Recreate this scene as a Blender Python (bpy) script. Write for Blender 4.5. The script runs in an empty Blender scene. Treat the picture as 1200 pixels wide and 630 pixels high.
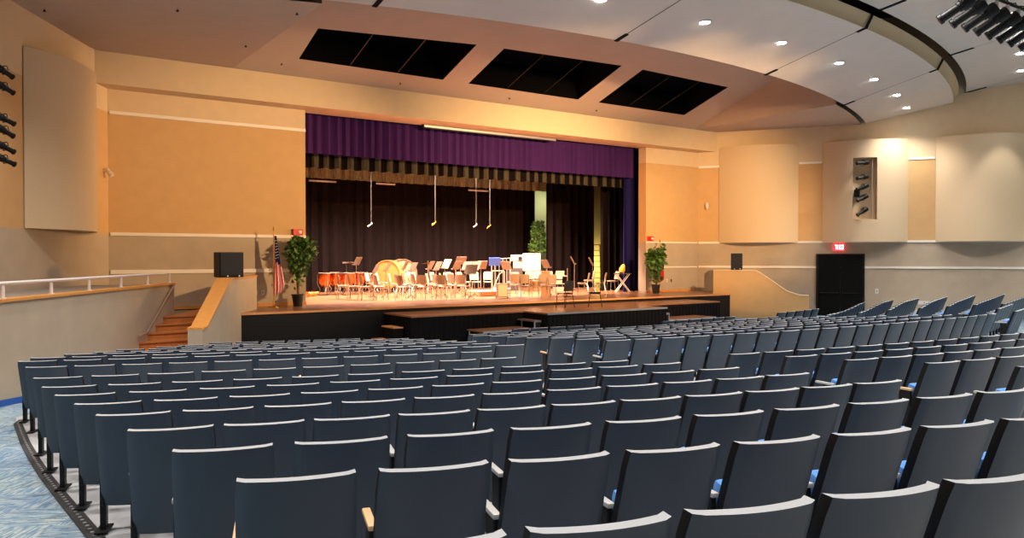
import bpy, bmesh, math, random
from mathutils import Vector, Matrix
random.seed(7)
SC = bpy.context.scene
COL = SC.collection
PI = math.pi
E = 2.45                      # eye height above the floor by the stage (m)
FPX = 920.0                   # focal length for a 1200 px wide frame
YAW = math.radians(34.5)
PITCH = math.atan(14.5 / FPX)
SY, CY, SP, CP = math.sin(YAW), math.cos(YAW), math.sin(PITCH), math.cos(PITCH)
FW = Vector((SY * CP, CY * CP, -SP)); RT = Vector((CY, -SY, 0)); UPV = RT.cross(FW)
EYE = Vector((0, 0, E))

# ------------------------------------------------------------------ measuring helpers
def proj(p):
    d = Vector(p) - EYE
    z = d.dot(FW)
    if z < 0.05: return None
    return 600 + FPX * d.dot(RT) / z, 315 - FPX * d.dot(UPV) / z, z
def ray(x, y): return FW * FPX + RT * (x - 600) + UPV * (315 - y)
def at_z(x, y, z):
    r = ray(x, y); return EYE + r * ((z - E) / r.z)
def at_y(x, y, Y):
    r = ray(x, y); return EYE + r * (Y / r.y)
def at_plane(x, y, p, h):
    a = math.radians(h); n = Vector((math.cos(a), -math.sin(a), 0))
    r = ray(x, y); return EYE + r * (n.dot(Vector((p[0], p[1], 0))) / n.dot(r))
def at_depth(x, y, d):
    r = ray(x, y); return EYE + r * (d / FPX)
def hdir(h):
    a = math.radians(h); return Vector((math.sin(a), math.cos(a), 0))

# ------------------------------------------------------------------ materials
def lin(c):
    if isinstance(c, str):
        c = [int(c[i:i + 2], 16) / 255 for i in (0, 2, 4)]
    return tuple((v / 12.92 if v <= 0.04045 else ((v + 0.055) / 1.055) ** 2.4) for v in c) + (1.0,)
def mat(name, col, rough=0.6, metal=0.0, noise=0.0, scale=8.0, bump=0.0, bscale=60.0, emit=None, estr=0.0, coat=0.0, spec=0.5, stretch=None):
    m = bpy.data.materials.new(name); m.use_nodes = True
    nt = m.node_tree; b = nt.nodes['Principled BSDF']
    b.inputs['Base Color'].default_value = lin(col)
    b.inputs['Roughness'].default_value = rough; b.inputs['Metallic'].default_value = metal
    b.inputs['Specular IOR Level'].default_value = spec
    if coat: b.inputs['Coat Weight'].default_value = coat; b.inputs['Coat Roughness'].default_value = 0.15
    if noise or bump:
        tc = nt.nodes.new('ShaderNodeTexCoord'); src = tc.outputs['Object']
        if stretch:
            mp = nt.nodes.new('ShaderNodeMapping'); mp.inputs['Scale'].default_value = stretch
            nt.links.new(src, mp.inputs['Vector']); src = mp.outputs['Vector']
    if noise:
        n = nt.nodes.new('ShaderNodeTexNoise'); n.inputs['Scale'].default_value = scale; n.inputs['Detail'].default_value = 4
        nt.links.new(src, n.inputs['Vector'])
        r = nt.nodes.new('ShaderNodeValToRGB')
        c = lin(col)
        r.color_ramp.elements[0].position = 0.3; r.color_ramp.elements[1].position = 0.7
        r.color_ramp.elements[0].color = tuple(max(0, v * (1 - noise)) for v in c[:3]) + (1,)
        r.color_ramp.elements[1].color = tuple(min(1, v * (1 + noise)) for v in c[:3]) + (1,)
        nt.links.new(n.outputs['Fac'], r.inputs['Fac']); nt.links.new(r.outputs['Color'], b.inputs['Base Color'])
    if bump:
        n2 = nt.nodes.new('ShaderNodeTexNoise'); n2.inputs['Scale'].default_value = bscale
        nt.links.new(src, n2.inputs['Vector'])
        bp = nt.nodes.new('ShaderNodeBump'); bp.inputs['Strength'].default_value = bump; bp.inputs['Distance'].default_value = 0.01
        nt.links.new(n2.outputs['Fac'], bp.inputs['Height']); nt.links.new(bp.outputs['Normal'], b.inputs['Normal'])
    if emit is not None:
        b.inputs['Emission Color'].default_value = lin(emit); b.inputs['Emission Strength'].default_value = estr
    return m

M = {}
M['tan'] = mat('tan_paint', 'cca470', 0.8, noise=0.03, scale=3, bump=0.06, bscale=120)
M['cream'] = mat('cream_paint', 'd8bf9a', 0.8, noise=0.03, scale=3, bump=0.06, bscale=120)
M['greige'] = mat('greige_paint', 'b3a28c', 0.8, noise=0.05, scale=2.2, bump=0.06, bscale=120)
M['panel'] = mat('panel_fabric', 'd3bb98', 0.9, noise=0.03, scale=40, bump=0.1, bscale=300)
M['ceil'] = mat('ceiling_paint', 'b8a694', 0.85, noise=0.03, scale=2)
M['cloud'] = mat('cloud_paint', 'd6cbbe', 0.8, noise=0.02, scale=2)
M['fascia'] = mat('cloud_edge_paint', 'c9b088', 0.8)
M['deck'] = mat('dark_deck', '1a1715', 0.9)
M['trim'] = mat('white_trim', 'ece4d8', 0.5)
M['black'] = mat('black_matte', '040404', 0.85, spec=.2)
M['black_metal'] = mat('black_metal', '0f0f10', 0.5, metal=0.0, spec=.3)
M['slot'] = mat('slot_black', '030203', 0.95, spec=.1)
M['fascia_black'] = mat('stage_front_black', '100d0d', 0.6, spec=.25, noise=0.15, scale=4)
M['skirt'] = mat('black_skirt_cloth', '060405', 0.9, spec=.15)
M['wood_floor'] = mat('stage_wood', '8a5c3e', 0.33, noise=0.14, scale=3, stretch=(1, 14, 1), coat=0.2)
M['wood_edge'] = mat('stage_nosing', 'c98a55', 0.4, noise=0.1, scale=6)
M['oak'] = mat('oak', 'd3924a', 0.4, noise=0.1, scale=6, stretch=(1, 8, 1))
M['stairwood'] = mat('stair_wood', 'b06a35', 0.45, noise=0.12, scale=5, stretch=(8, 1, 1))
M['alu'] = mat('aluminium', 'c4c0bc', 0.35, metal=0.85)
M['white_metal'] = mat('white_metal', 'dcd6d2', 0.35)
M['chrome'] = mat('chrome', 'd8d4d0', 0.2, metal=1.0)
M['purple'] = mat('purple_velvet', '3d1c56', 0.85, spec=.15, noise=0.12, scale=10, stretch=(8, 1, 0.4))
M['navy_velvet'] = mat('navy_velvet', '19154a', 0.85, spec=.15, noise=0.12, scale=10)
M['black_velvet'] = mat('black_velvet', '150e0e', 0.95, spec=.06, noise=0.25, scale=9, stretch=(6, 1, 0.3))
M['gold_cloth'] = mat('gold_olive_cloth', '77704f', 0.6, noise=0.6, scale=9, stretch=(6, 1, 0.5))
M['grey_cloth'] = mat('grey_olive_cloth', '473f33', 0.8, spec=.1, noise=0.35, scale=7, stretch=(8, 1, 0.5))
M['stagewall'] = mat('backstage_paint', 'aaa788', 0.85, noise=0.05, scale=2)
M['seat_shell'] = mat('slate_plastic', '3a4753', 0.45, bump=0.12, bscale=500, noise=0.05, scale=4)
M['seat_lit_top'] = mat('slate_plastic_lit_top', 'b2b8be', 0.35)  # top faces of the slate shell, overhead highlight painted in as a pale colour
M['seat_fabric'] = mat('blue_fabric', '5b93dd', 0.9, noise=0.15, scale=120)
M['arm_grey'] = mat('arm_grey', 'b9b9b6', 0.35)
M['arm_birch'] = mat('arm_birch', 'dcb485', 0.4, noise=0.08, scale=20)
M['concrete'] = mat('sealed_concrete', 'b4b6ba', 0.5, noise=0.05, scale=3)
M['rubber'] = mat('black_rubber', '2a2a2c', 0.6)
M['stud'] = mat('grey_stud', '8d9096', 0.5)
M['blue_base'] = mat('blue_base', '1f56a8', 0.6)
M['copper'] = mat('copper', 'd0703a', 0.25, metal=1.0)
M['drumhead'] = mat('drum_head', 'e9d9b8', 0.5)
M['drumwood'] = mat('drum_wood', '946630', 0.5, noise=0.1, scale=6)
M['band_shell'] = mat('band_chair_plastic', 'a98b74', 0.45)
M['black_shell'] = mat('black_chair_plastic', '15110f', 0.5)
M['stand_black'] = mat('stand_enamel', '6d5748', 0.4, metal=0.2)
M['brass'] = mat('brass', 'd9a548', 0.25, metal=1.0)
M['paper'] = mat('white_paper', 'f7f3ee', 0.7)
M['cardboard'] = mat('cardboard', 'b5835e', 0.8)
M['blue_plastic'] = mat('blue_plastic', '2f5fd0', 0.45)
M['beige'] = mat('beige_plastic', 'd9c7a4', 0.5)
M['leaf'] = mat('leaf', '3f6426', 0.5, noise=0.35, scale=5)
M['leaf_b'] = mat('leaf_pale', '5f7f35', 0.5, noise=0.3, scale=5)
M['pine'] = mat('pine_needles', '4c7a2a', 0.7, noise=0.35, scale=18)
M['bark'] = mat('bark', '6b4b30', 0.9, noise=0.2, scale=20)
M['pot'] = mat('black_pot', '141312', 0.4)
M['red'] = mat('red_enamel', 'd01f1f', 0.4)
M['red_cloth'] = mat('red_cloth', 'd3212b', 0.7)
M['red_lit'] = mat('red_lit_sign', 'c01818', 0.4, emit='ff2030', estr=2.2)
M['white_lit'] = mat('white_lit_letter', 'ffffff', 0.4, emit='ffe6e0', estr=4.0)
M['lamp'] = mat('lamp_glow', 'ffffff', 0.4, emit='fffaf2', estr=60.0)
M['yellow'] = mat('yellow_paint', 'e0b53a', 0.5)
M['grey_box'] = mat('grey_plastic', '8a8279', 0.5)
M['tv_dark'] = mat('dark_box', '38302c', 0.5)
M['soil'] = mat('soil', '2a1d12', 0.95)
M['speaker_cloth'] = mat('speaker_grille', '100e12', 0.75, bump=0.2, bscale=400)
M['pa'] = mat('pa_plastic', '9a8378', 0.5)
M['lens'] = mat('lens', '20242c', 0.1)

def carpet_mat():
    m = bpy.data.materials.new('blue_carpet_tiles'); m.use_nodes = True
    nt = m.node_tree; b = nt.nodes['Principled BSDF']; b.inputs['Roughness'].default_value = 0.95
    L = nt.links.new
    tc = nt.nodes.new('ShaderNodeTexCoord')
    def nz(scale, sx, sy, rot):
        mp = nt.nodes.new('ShaderNodeMapping'); mp.inputs['Scale'].default_value = (sx, sy, 1); mp.inputs['Rotation'].default_value = (0, 0, rot)
        L(tc.outputs['Object'], mp.inputs['Vector'])
        n = nt.nodes.new('ShaderNodeTexNoise'); n.inputs['Scale'].default_value = scale; n.inputs['Detail'].default_value = 3
        L(mp.outputs['Vector'], n.inputs['Vector']); return n.outputs['Fac']
    def dashes(rot):
        mp = nt.nodes.new('ShaderNodeMapping'); mp.inputs['Rotation'].default_value = (0, 0, rot); L(tc.outputs['Object'], mp.inputs['Vector'])
        bt = nt.nodes.new('ShaderNodeTexBrick'); bt.inputs['Scale'].default_value = 1.0; bt.inputs['Brick Width'].default_value = .11; bt.inputs['Row Height'].default_value = .014
        bt.inputs['Mortar Size'].default_value = .0; bt.inputs['Color1'].default_value = (.18, .18, .18, 1); bt.inputs['Color2'].default_value = (.82, .82, .82, 1)
        L(mp.outputs['Vector'], bt.inputs['Vector']); return bt.outputs['Color']
    a1 = dashes(0.5); a2 = dashes(0.5 + PI / 2)
    ch = nt.nodes.new('ShaderNodeTexChecker'); ch.inputs['Scale'].default_value = 2.0
    mp = nt.nodes.new('ShaderNodeMapping'); mp.inputs['Rotation'].default_value = (0, 0, 0.5)
    L(tc.outputs['Object'], mp.inputs['Vector']); L(mp.outputs['Vector'], ch.inputs['Vector'])
    mx = nt.nodes.new('ShaderNodeMix'); mx.data_type = 'RGBA'
    L(ch.outputs['Fac'], mx.inputs[0]); L(a1, mx.inputs[6]); L(a2, mx.inputs[7])
    r = nt.nodes.new('ShaderNodeValToRGB')
    e = r.color_ramp.elements
    e[0].position = 0.2; e[0].color = lin('5f7f9c'); e[1].position = 0.8; e[1].color = lin('b3bcbc')
    x = e.new(0.45); x.color = lin('7b95a8'); x = e.new(0.6); x.color = lin('93a6af')
    L(mx.outputs[2], r.inputs['Fac'])
    big = nz(0.8, 1, 1, 0)
    mc = nt.nodes.new('ShaderNodeMix'); mc.data_type = 'RGBA'; mc.blend_type = 'MULTIPLY'; mc.inputs[0].default_value = 0.5
    rr = nt.nodes.new('ShaderNodeValToRGB'); rr.color_ramp.elements[0].position = 0.35; rr.color_ramp.elements[1].position = 0.65
    rr.color_ramp.elements[0].color = lin('a6bfe6'); rr.color_ramp.elements[1].color = lin('f5f2e6')
    L(big, rr.inputs['Fac']); L(r.outputs['Color'], mc.inputs[6]); L(rr.outputs['Color'], mc.inputs[7])
    L(mc.outputs[2], b.inputs['Base Color'])
    return m
M['carpet'] = carpet_mat()

# ------------------------------------------------------------------ mesh builder
class MB:
    def __init__(s): s.bm = bmesh.new(); s.mi = 0
    def _mk(s, co): return [s.bm.verts.new(c) for c in co]
    def face(s, vs):
        try:
            f = s.bm.faces.new(vs); f.material_index = s.mi; return f
        except ValueError: return None
    def poly(s, pts): return s.face(s._mk(pts))
    def box(s, x0, x1, y0, y1, z0, z1, mtx=None, bev=0.0):
        co = [Vector((x, y, z)) for z in (z0, z1) for y in (y0, y1) for x in (x0, x1)]
        if mtx is not None: co = [mtx @ c for c in co]
        v = s._mk(co)
        fs = [s.face([v[i] for i in q]) for q in ((0, 2, 3, 1), (4, 5, 7, 6), (0, 1, 5, 4), (2, 6, 7, 3), (0, 4, 6, 2), (1, 3, 7, 5))]
        if bev > 0:
            es = {e for f in fs for e in f.edges}
            r = bmesh.ops.bevel(s.bm, geom=list(es), offset=bev, segments=2, affect='EDGES', profile=0.6)
            for f in r['faces']: f.material_index = s.mi
        return v
    def tube(s, pts, r, n=8, cap=True, r2=None):
        pts = [Vector(p) for p in pts]; rings = []
        up = None
        for i, p in enumerate(pts):
            if i == 0: t = pts[1] - p
            elif i == len(pts) - 1: t = p - pts[i - 1]
            else: t = (pts[i + 1] - p).normalized() + (p - pts[i - 1]).normalized()
            t.normalize()
            if up is None:
                a = Vector((0, 0, 1)) if abs(t.z) < 0.9 else Vector((1, 0, 0)); u = t.cross(a).normalized()
            else:
                u = (up - t * up.dot(t)); u = u.normalized() if u.length > 1e-6 else t.orthogonal().normalized()
            up = u; w = t.cross(u)
            rr = r if r2 is None else r + (r2 - r) * i / (len(pts) - 1)
            rings.append(s._mk([p + (u * math.cos(2 * PI * k / n) + w * math.sin(2 * PI * k / n)) * rr for k in range(n)]))
        for a, b in zip(rings, rings[1:]):
            for k in range(n): s.face([a[k], a[(k + 1) % n], b[(k + 1) % n], b[k]])
        if cap: s.face(rings[0][::-1]); s.face(rings[-1])
    def lathe(s, prof, n=20, mtx=None):
        mtx = mtx or Matrix(); rings = []
        for r, z in prof:
            if r < 1e-5: rings.append([s.bm.verts.new(mtx @ Vector((0, 0, z)))])
            else: rings.append(s._mk([mtx @ Vector((r * math.cos(2 * PI * k / n), r * math.sin(2 * PI * k / n), z)) for k in range(n)]))
        for a, b in zip(rings, rings[1:]):
            for k in range(n):
                k2 = (k + 1) % n
                if len(a) == 1 and len(b) == 1: continue
                if len(a) == 1: s.face([a[0], b[k2], b[k]])
                elif len(b) == 1: s.face([a[k], a[k2], b[0]])
                else: s.face([a[k], a[k2], b[k2], b[k]])
        if len(rings[0]) > 1: s.face(rings[0][::-1])
        if len(rings[-1]) > 1: s.face(rings[-1])
    def prism(s, pts, off):
        a = s._mk(pts); off = Vector(off); b = s._mk([Vector(p) + off for p in pts]); n = len(pts)
        s.face(a[::-1]); s.face(b)
        for i in range(n): s.face([a[i], a[(i + 1) % n], b[(i + 1) % n], b[i]])
    def grid(s, fn, nu, nv, closed_thick=None):
        g = [[s.bm.verts.new(fn(i / nu, j / nv)) for j in range(nv + 1)] for i in range(nu + 1)]
        for i in range(nu):
            for j in range(nv): s.face([g[i][j], g[i + 1][j], g[i + 1][j + 1], g[i][j + 1]])
        return g
    def sheet(s, front, back, nu, nv):     # closed slab between two parametric sheets
        a = s.grid(front, nu, nv); b = [[s.bm.verts.new(back(i / nu, j / nv)) for j in range(nv + 1)] for i in range(nu + 1)]
        for i in range(nu):
            for j in range(nv): s.face([b[i][j + 1], b[i + 1][j + 1], b[i + 1][j], b[i][j]])
        for i in range(nu):
            s.face([a[i + 1][0], a[i][0], b[i][0], b[i + 1][0]]); s.face([a[i][nv], a[i + 1][nv], b[i + 1][nv], b[i][nv]])
        for j in range(nv):
            s.face([a[0][j], a[0][j + 1], b[0][j + 1], b[0][j]]); s.face([a[nu][j + 1], a[nu][j], b[nu][j], b[nu][j + 1]])
    def mesh(s, name, mats, smooth=False):
        me = bpy.data.meshes.new(name); bmesh.ops.recalc_face_normals(s.bm, faces=s.bm.faces[:])
        s.bm.to_mesh(me); s.bm.free()
        for m in (mats if isinstance(mats, (list, tuple)) else [mats]): me.materials.append(m)
        if smooth:
            for p in me.polygons: p.use_smooth = True
            me.set_sharp_from_angle(angle=math.radians(42))
        return me
    def build(s, name, mats, parent=None, smooth=False, loc=None):
        return link(name, s.mesh(name, mats, smooth), parent, loc)
def link(name, me, parent=None, loc=None):
    o = bpy.data.objects.new(name, me); COL.objects.link(o)
    if parent is not None: o.parent = parent
    if loc is not None: o.location = loc
    return o
def tag(o, label, cat, group=None, kind=None):
    if label: o['label'] = label
    if cat: o['category'] = cat
    if group: o['group'] = group
    if kind: o['kind'] = kind
    return o
def thing(name, label, cat, loc=(0, 0, 0), rz=0.0, group=None):
    o = bpy.data.objects.new(name, None); COL.objects.link(o)
    o.location = loc; o.rotation_euler = (0, 0, rz); o.empty_display_size = 0.1
    return tag(o, label, cat, group)
KIDS = {}
def part(name, me, parent):
    o = link(name, me, parent); KIDS.setdefault(parent.name, []).append(o); return o
def dup(root, loc, rz, label, group=None):
    r = root.copy(); COL.objects.link(r); r.location = loc; r.rotation_euler = (0, 0, rz)
    if label: r['label'] = label
    if group: r['group'] = group
    for ch in KIDS.get(root.name, []):
        c = ch.copy(); COL.objects.link(c); c.parent = r
        for g in KIDS.get(ch.name, []):
            d = g.copy(); COL.objects.link(d); d.parent = c
    return r
def struct(name, mb, mats, smooth=False, parent=None):
    o = mb.build(name, mats, parent, smooth)
    if parent is None: o['kind'] = 'structure'
    return o
ORD = 'zeroth first second third fourth fifth sixth seventh eighth ninth tenth eleventh twelfth thirteenth fourteenth fifteenth sixteenth seventeenth eighteenth nineteenth twentieth twenty-first twenty-second twenty-third twenty-fourth twenty-fifth twenty-sixth twenty-seventh twenty-eighth twenty-ninth thirtieth thirty-first thirty-second thirty-third thirty-fourth'.split()

# ------------------------------------------------------------------ plan
S = 0.865
CS = Vector((18 * S, 54.95 * S, 0)); R0 = 54.47 * S; DR = 0.9 * S      # seating arcs
TOPS = [-.92, -.98, -1.045, -1.11, -1.17, -1.23, -1.29, -1.33, -1.385, -1.435, -1.465, -1.525, -1.585, -1.66, -1.725, -1.79, -1.86, -1.92, -1.94]
HS = 0.79                                                                # seat height
def row_floor(k):
    if k <= 0: return TOPS[0] * S + E - HS - k * 0.054
    if k >= 18: return max(0.0, TOPS[18] * S + E - HS)
    i = int(k); f = k - i
    return (TOPS[i] * (1 - f) + TOPS[min(i + 1, 18)] * f) * S + E - HS
def floor_z(x, y):
    r = math.hypot(x - CS.x, y - CS.y)
    sm = lambda t: max(0.0, min(1.0, t)) ** 2 * (3 - 2 * max(0.0, min(1.0, t)))
    return max(0.0, row_floor((R0 - r) / DR)) + 0.16 * sm((x - 20.5) / 4.0) * sm((y - 9.0) / 4.5)
def at_floor(x, y):
    z = 0.5
    for _ in range(40):
        p = at_z(x, y, z); z = floor_z(p.x, p.y)
    return at_z(x, y, z)
LC = Vector((2.86, 22.3, 0)); LH = 29.5; LD = hdir(LH)        # wall beside the ramp
RC = Vector((24.6, 22.3, 0)); RH = -34.0; RD = hdir(RH)       # far wall
def lw(s, z): p = LC - LD * s; return Vector((p.x, p.y, z))     # s metres from the proscenium corner towards the house
def rw(s, z): p = RC - RD * s; return Vector((p.x, p.y, z))
LN = Vector((math.cos(math.radians(LH)), -math.sin(math.radians(LH)), 0))      # into the room
RN = Vector((-math.cos(math.radians(RH)), math.sin(math.radians(RH)), 0))
ST = E - 1.405                                                  # stage level
YS = 19.8                                                       # stage front
ZB, ZL, ZU = E + 0.57, E - 0.41, E + 3.66                       # trim heights
ZC = E + 5.05                                                   # flat ceiling
TOPZ = E + 9.0

# ------------------------------------------------------------------ room shell
def shell():
    mb = MB()
    def fl(u, v):
        y = -9 + v * 33; xl = LC.x - 0.566 * (22.3 - y) - 0.5; xr = RC.x + 0.6745 * (22.3 - y) + 0.5
        x = xl + u * (xr - xl); return Vector((x, y, floor_z(x, y)))
    mb.grid(fl, 60, 90)
    struct('floor', mb, M['carpet'])
    # wall beside the ramp, in three paint bands
    def bandwall(name, fn, s1, bands, thick):
        mb = MB()
        for mi, z0, z1 in bands:
            mb.mi = mi
            a = [fn(0, z0), fn(s1, z0), fn(s1, z1), fn(0, z1)]
            mb.prism(a, thick)
        return struct(name, mb, [M['greige'], M['tan'], M['cream']])
    bandwall('wall_left', lw, 34, ((0, -0.2, ZB), (1, ZB, ZU), (2, ZU, TOPZ)), -LN * 0.2)
    bandwall('wall_right', rw, 36, ((0, -0.2, ZB), (1, ZB, ZU), (2, ZU, TOPZ)), -RN * 0.2)
    mb = MB(); mb.box(-16, 48, -9.2, -9, 0, TOPZ); struct('wall_back', mb, M['greige'])
    mb = MB(); mb.box(-16, 48, -9.2, 34, TOPZ, TOPZ + 0.2); struct('ceiling_deck', mb, M['deck'])
    # stage wall with the proscenium opening
    XL, XR, yt = 8.02, 21.67, 22.72
    ZO = E + 4.26
    mb = MB()
    for x0, x1 in ((2.3, XL), (XR, 25.2)):
        for mi, z0, z1 in ((0, 0, ZB), (1, ZB, ZU), (2, ZU, ZO)):
            mb.mi = mi; mb.box(x0, x1, 22.3, yt, z0, z1)
    mb.mi = 2; mb.box(2.3, 25.2, 22.3, yt, ZO, TOPZ)
    struct('wall_stage', mb, [M['greige'], M['tan'], M['cream']])
    mb = MB(); mb.prism([(lw(0, 0) + LN * 0 + Vector((0, 0, ZO)))] if 0 else [Vector((2.86 - .36, 21.67, ZO)), Vector((24.6 + .425, 21.67, ZO)), Vector((24.6, 22.3, ZO)), Vector((2.86, 22.3, ZO))], (0, 0, ZC - ZO + 0.05))
    struct('beam_proscenium', mb, M['cream'])
    # white trims
    n = [0]
    def trim(pts, off, h=0.07):
        n[0] += 1; mb = MB(); a, b = pts
        mb.prism([a, b, b + Vector((0, 0, h)), a + Vector((0, 0, h))], off); struct('trim_%d' % n[0], mb, M['trim'])
    for z in (ZB, ZL, ZU):
        trim((Vector((2.9, 22.3, z - 0.035)), Vector((XL, 22.3, z - 0.035))), (0, -0.03, 0), 0.085 if z != ZL else 0.1)
    for z in (ZB, ZL): trim((Vector((XR, 22.3, z - 0.03)), Vector((24.55, 22.3, z - 0.03))), (0, -0.02, 0), 0.05)
    for z in (ZB, ZL): trim((rw(0.03, z - 0.04), rw(30, z - 0.04)), RN * 0.03, 0.08)
    for s0, s1 in ((0.03, 0.85), (3.9, 4.74), (7.76, 8.62)): trim((rw(s0, ZU - 0.04), rw(s1, ZU - 0.04)), RN * 0.03, 0.08)
    # stage base boards
    for x0, x1 in ((2.9, XL), (XR, 24.4)):
        mb = MB(); mb.box(x0, x1, 22.26, 22.3, ST, ST + 0.09); o = struct('baseboard_stage', mb, M['oak'])
shell()

# ------------------------------------------------------------------ ceiling
CC = Vector((14.2, 44.9, 0))
def wall_theta(R, side):           # angle (from -Y about CC) at which radius R meets a side wall
    lo, hi = 0.0, 1.2
    for _ in range(50):
        m = (lo + hi) / 2; p = CC + Vector((math.sin(m) * R * side, -math.cos(m) * R, 0))
        d = (p - RC).dot(RN) if side > 0 else (p - LC).dot(LN)
        if d > 0: lo = m
        else: hi = m
    return lo
def cpt(R, th, z): return Vector((CC.x + math.sin(th) * R, CC.y - math.cos(th) * R, z))
def ceiling():
    XA, XB = 5.8, 23.68
    k = 0.327; yb = 21.67; RE = 30.93
    def yarc(x): return CC.y - math.sqrt(RE * RE - (x - CC.x) ** 2)
    zs = lambda y: ZC + k * (yb - y)
    mb = MB(); mb.mi = 0
    # flat side soffits
    for side in (-1, 1):
        nx = 14
        xe = XA if side < 0 else XB
        for i in range(nx):
            def col(t):
                x = xe + side * t * (5.5 if side < 0 else 9.0)
                y0 = yarc(x)
                y1 = yb
                wx = (x - LC.x) / 0.566 + 22.3 if side < 0 else 22.3 - (x - RC.x) / 0.6745
                y1 = min(yb, wx + 0.1)
                return x, y0, max(y0, y1)
            a, b = col(i / nx), col((i + 1) / nx)
            mb.poly([(a[0], a[1], ZC), (b[0], b[1], ZC), (b[0], b[2], ZC), (a[0], a[2], ZC)])
    # cheeks at the ends of the sloped bay
    for x in (XA, XB):
        y1 = yarc(x); mb.poly([(x, yb, ZC), (x, y1, ZC), (x, y1, zs(y1))])
    # sloped bay with three openings
    xs = [XA, 7.31, 11.76, 12.66, 17.02, 17.93, 22.18, XB]
    yn = [19.4, 19.35, 18.87, 18.82, 18.62, 18.62, 18.72, 18.75]; yf = 20.8
    for i in range(7):
        x0, x1 = xs[i], xs[i + 1]
        P = lambda x, y: Vector((x, y, zs(y)))
        mb.poly([P(x0, yb), P(x1, yb), P(x1, yf), P(x0, yf)])
        if i % 2 == 0: mb.poly([P(x0, yf), P(x1, yf), P(x1, yn[i + 1]), P(x0, yn[i])])
        nn = 6
        for j in range(nn):
            t0, t1 = j / nn, (j + 1) / nn
            xa, xb = x0 + (x1 - x0) * t0, x0 + (x1 - x0) * t1
            ya, ybb = yn[i] + (yn[i + 1] - yn[i]) * t0, yn[i] + (yn[i + 1] - yn[i]) * t1
            mb.poly([P(xa, ya), P(xb, ybb), P(xb, yarc(xb)), P(xa, yarc(xa))])
    ceil = struct('ceiling', mb, [M['ceil']])
    for j, i in enumerate((1, 3, 5)):
        x0, x1 = xs[i], xs[i + 1]; mb = MB()
        P = lambda x, y, h=0: Vector((x, y, zs(y) + h))
        q = [P(x0, yf, .002), P(x1, yf, .002), P(x1, yn[i + 1], .002), P(x0, yn[i], .002)]
        u = [v + Vector((0, 0.25, 0.9)) for v in q]
        for a in range(4): mb.poly([q[a], q[(a + 1) % 4], u[(a + 1) % 4], u[a]])
        mb.poly(u); mb.build('opening_lining', M['slot'], ceil)
        for t in (1 / 3, 2 / 3):
            xm = x0 + (x1 - x0) * t; ym = yn[i] + (yn[i + 1] - yn[i]) * t
            mb = MB(); mb.tube([P(xm, yf, .05), P(xm, ym, .05)], 0.014, 6); mb.build('opening_divider', M['bark'] if j == 0 else M['fascia_black'], ceil)
    # small sprinkler heads on the soffit
    for (x, y) in ((52, 11), (208, 11), (348, 15), (288, 53), (330, 74)):
        p = at_z(x, y, ZC)
        mb = MB(); mb.lathe([(0.0, -0.05), (0.03, -0.045), (0.03, -0.03), (0.012, -0.03), (0.012, 0.0)], 10); o = mb.build('sprinkler_head', M['black_metal'], None, True, p)
        tag(o, None, 'sprinkler', 'sprinkler heads on the brown ceiling by the ramp wall'); o['label'] = 'small dark sprinkler head on the plain ceiling beside the ramp wall'
    for n_, (x, y) in enumerate(((469, 94), (597, 113), (699, 127))):
        yy = 21.25; kk = zs(yy)
        p = at_y(x, y, yy); p = Vector((p.x, yy, kk))
        mb = MB(); mb.lathe([(0.0, -0.06), (0.03, -0.05), (0.03, -0.03), (0.012, -0.03), (0.012, 0.012)], 10); o = mb.build('sprinkler_head', M['black_metal'], None, True, p)
        tag(o, 'small dark sprinkler head just under the %s black ceiling opening from the ramp wall' % ORD[n_ + 1], 'sprinkler', 'sprinkler heads along the sloped ceiling')
ceiling()

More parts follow.
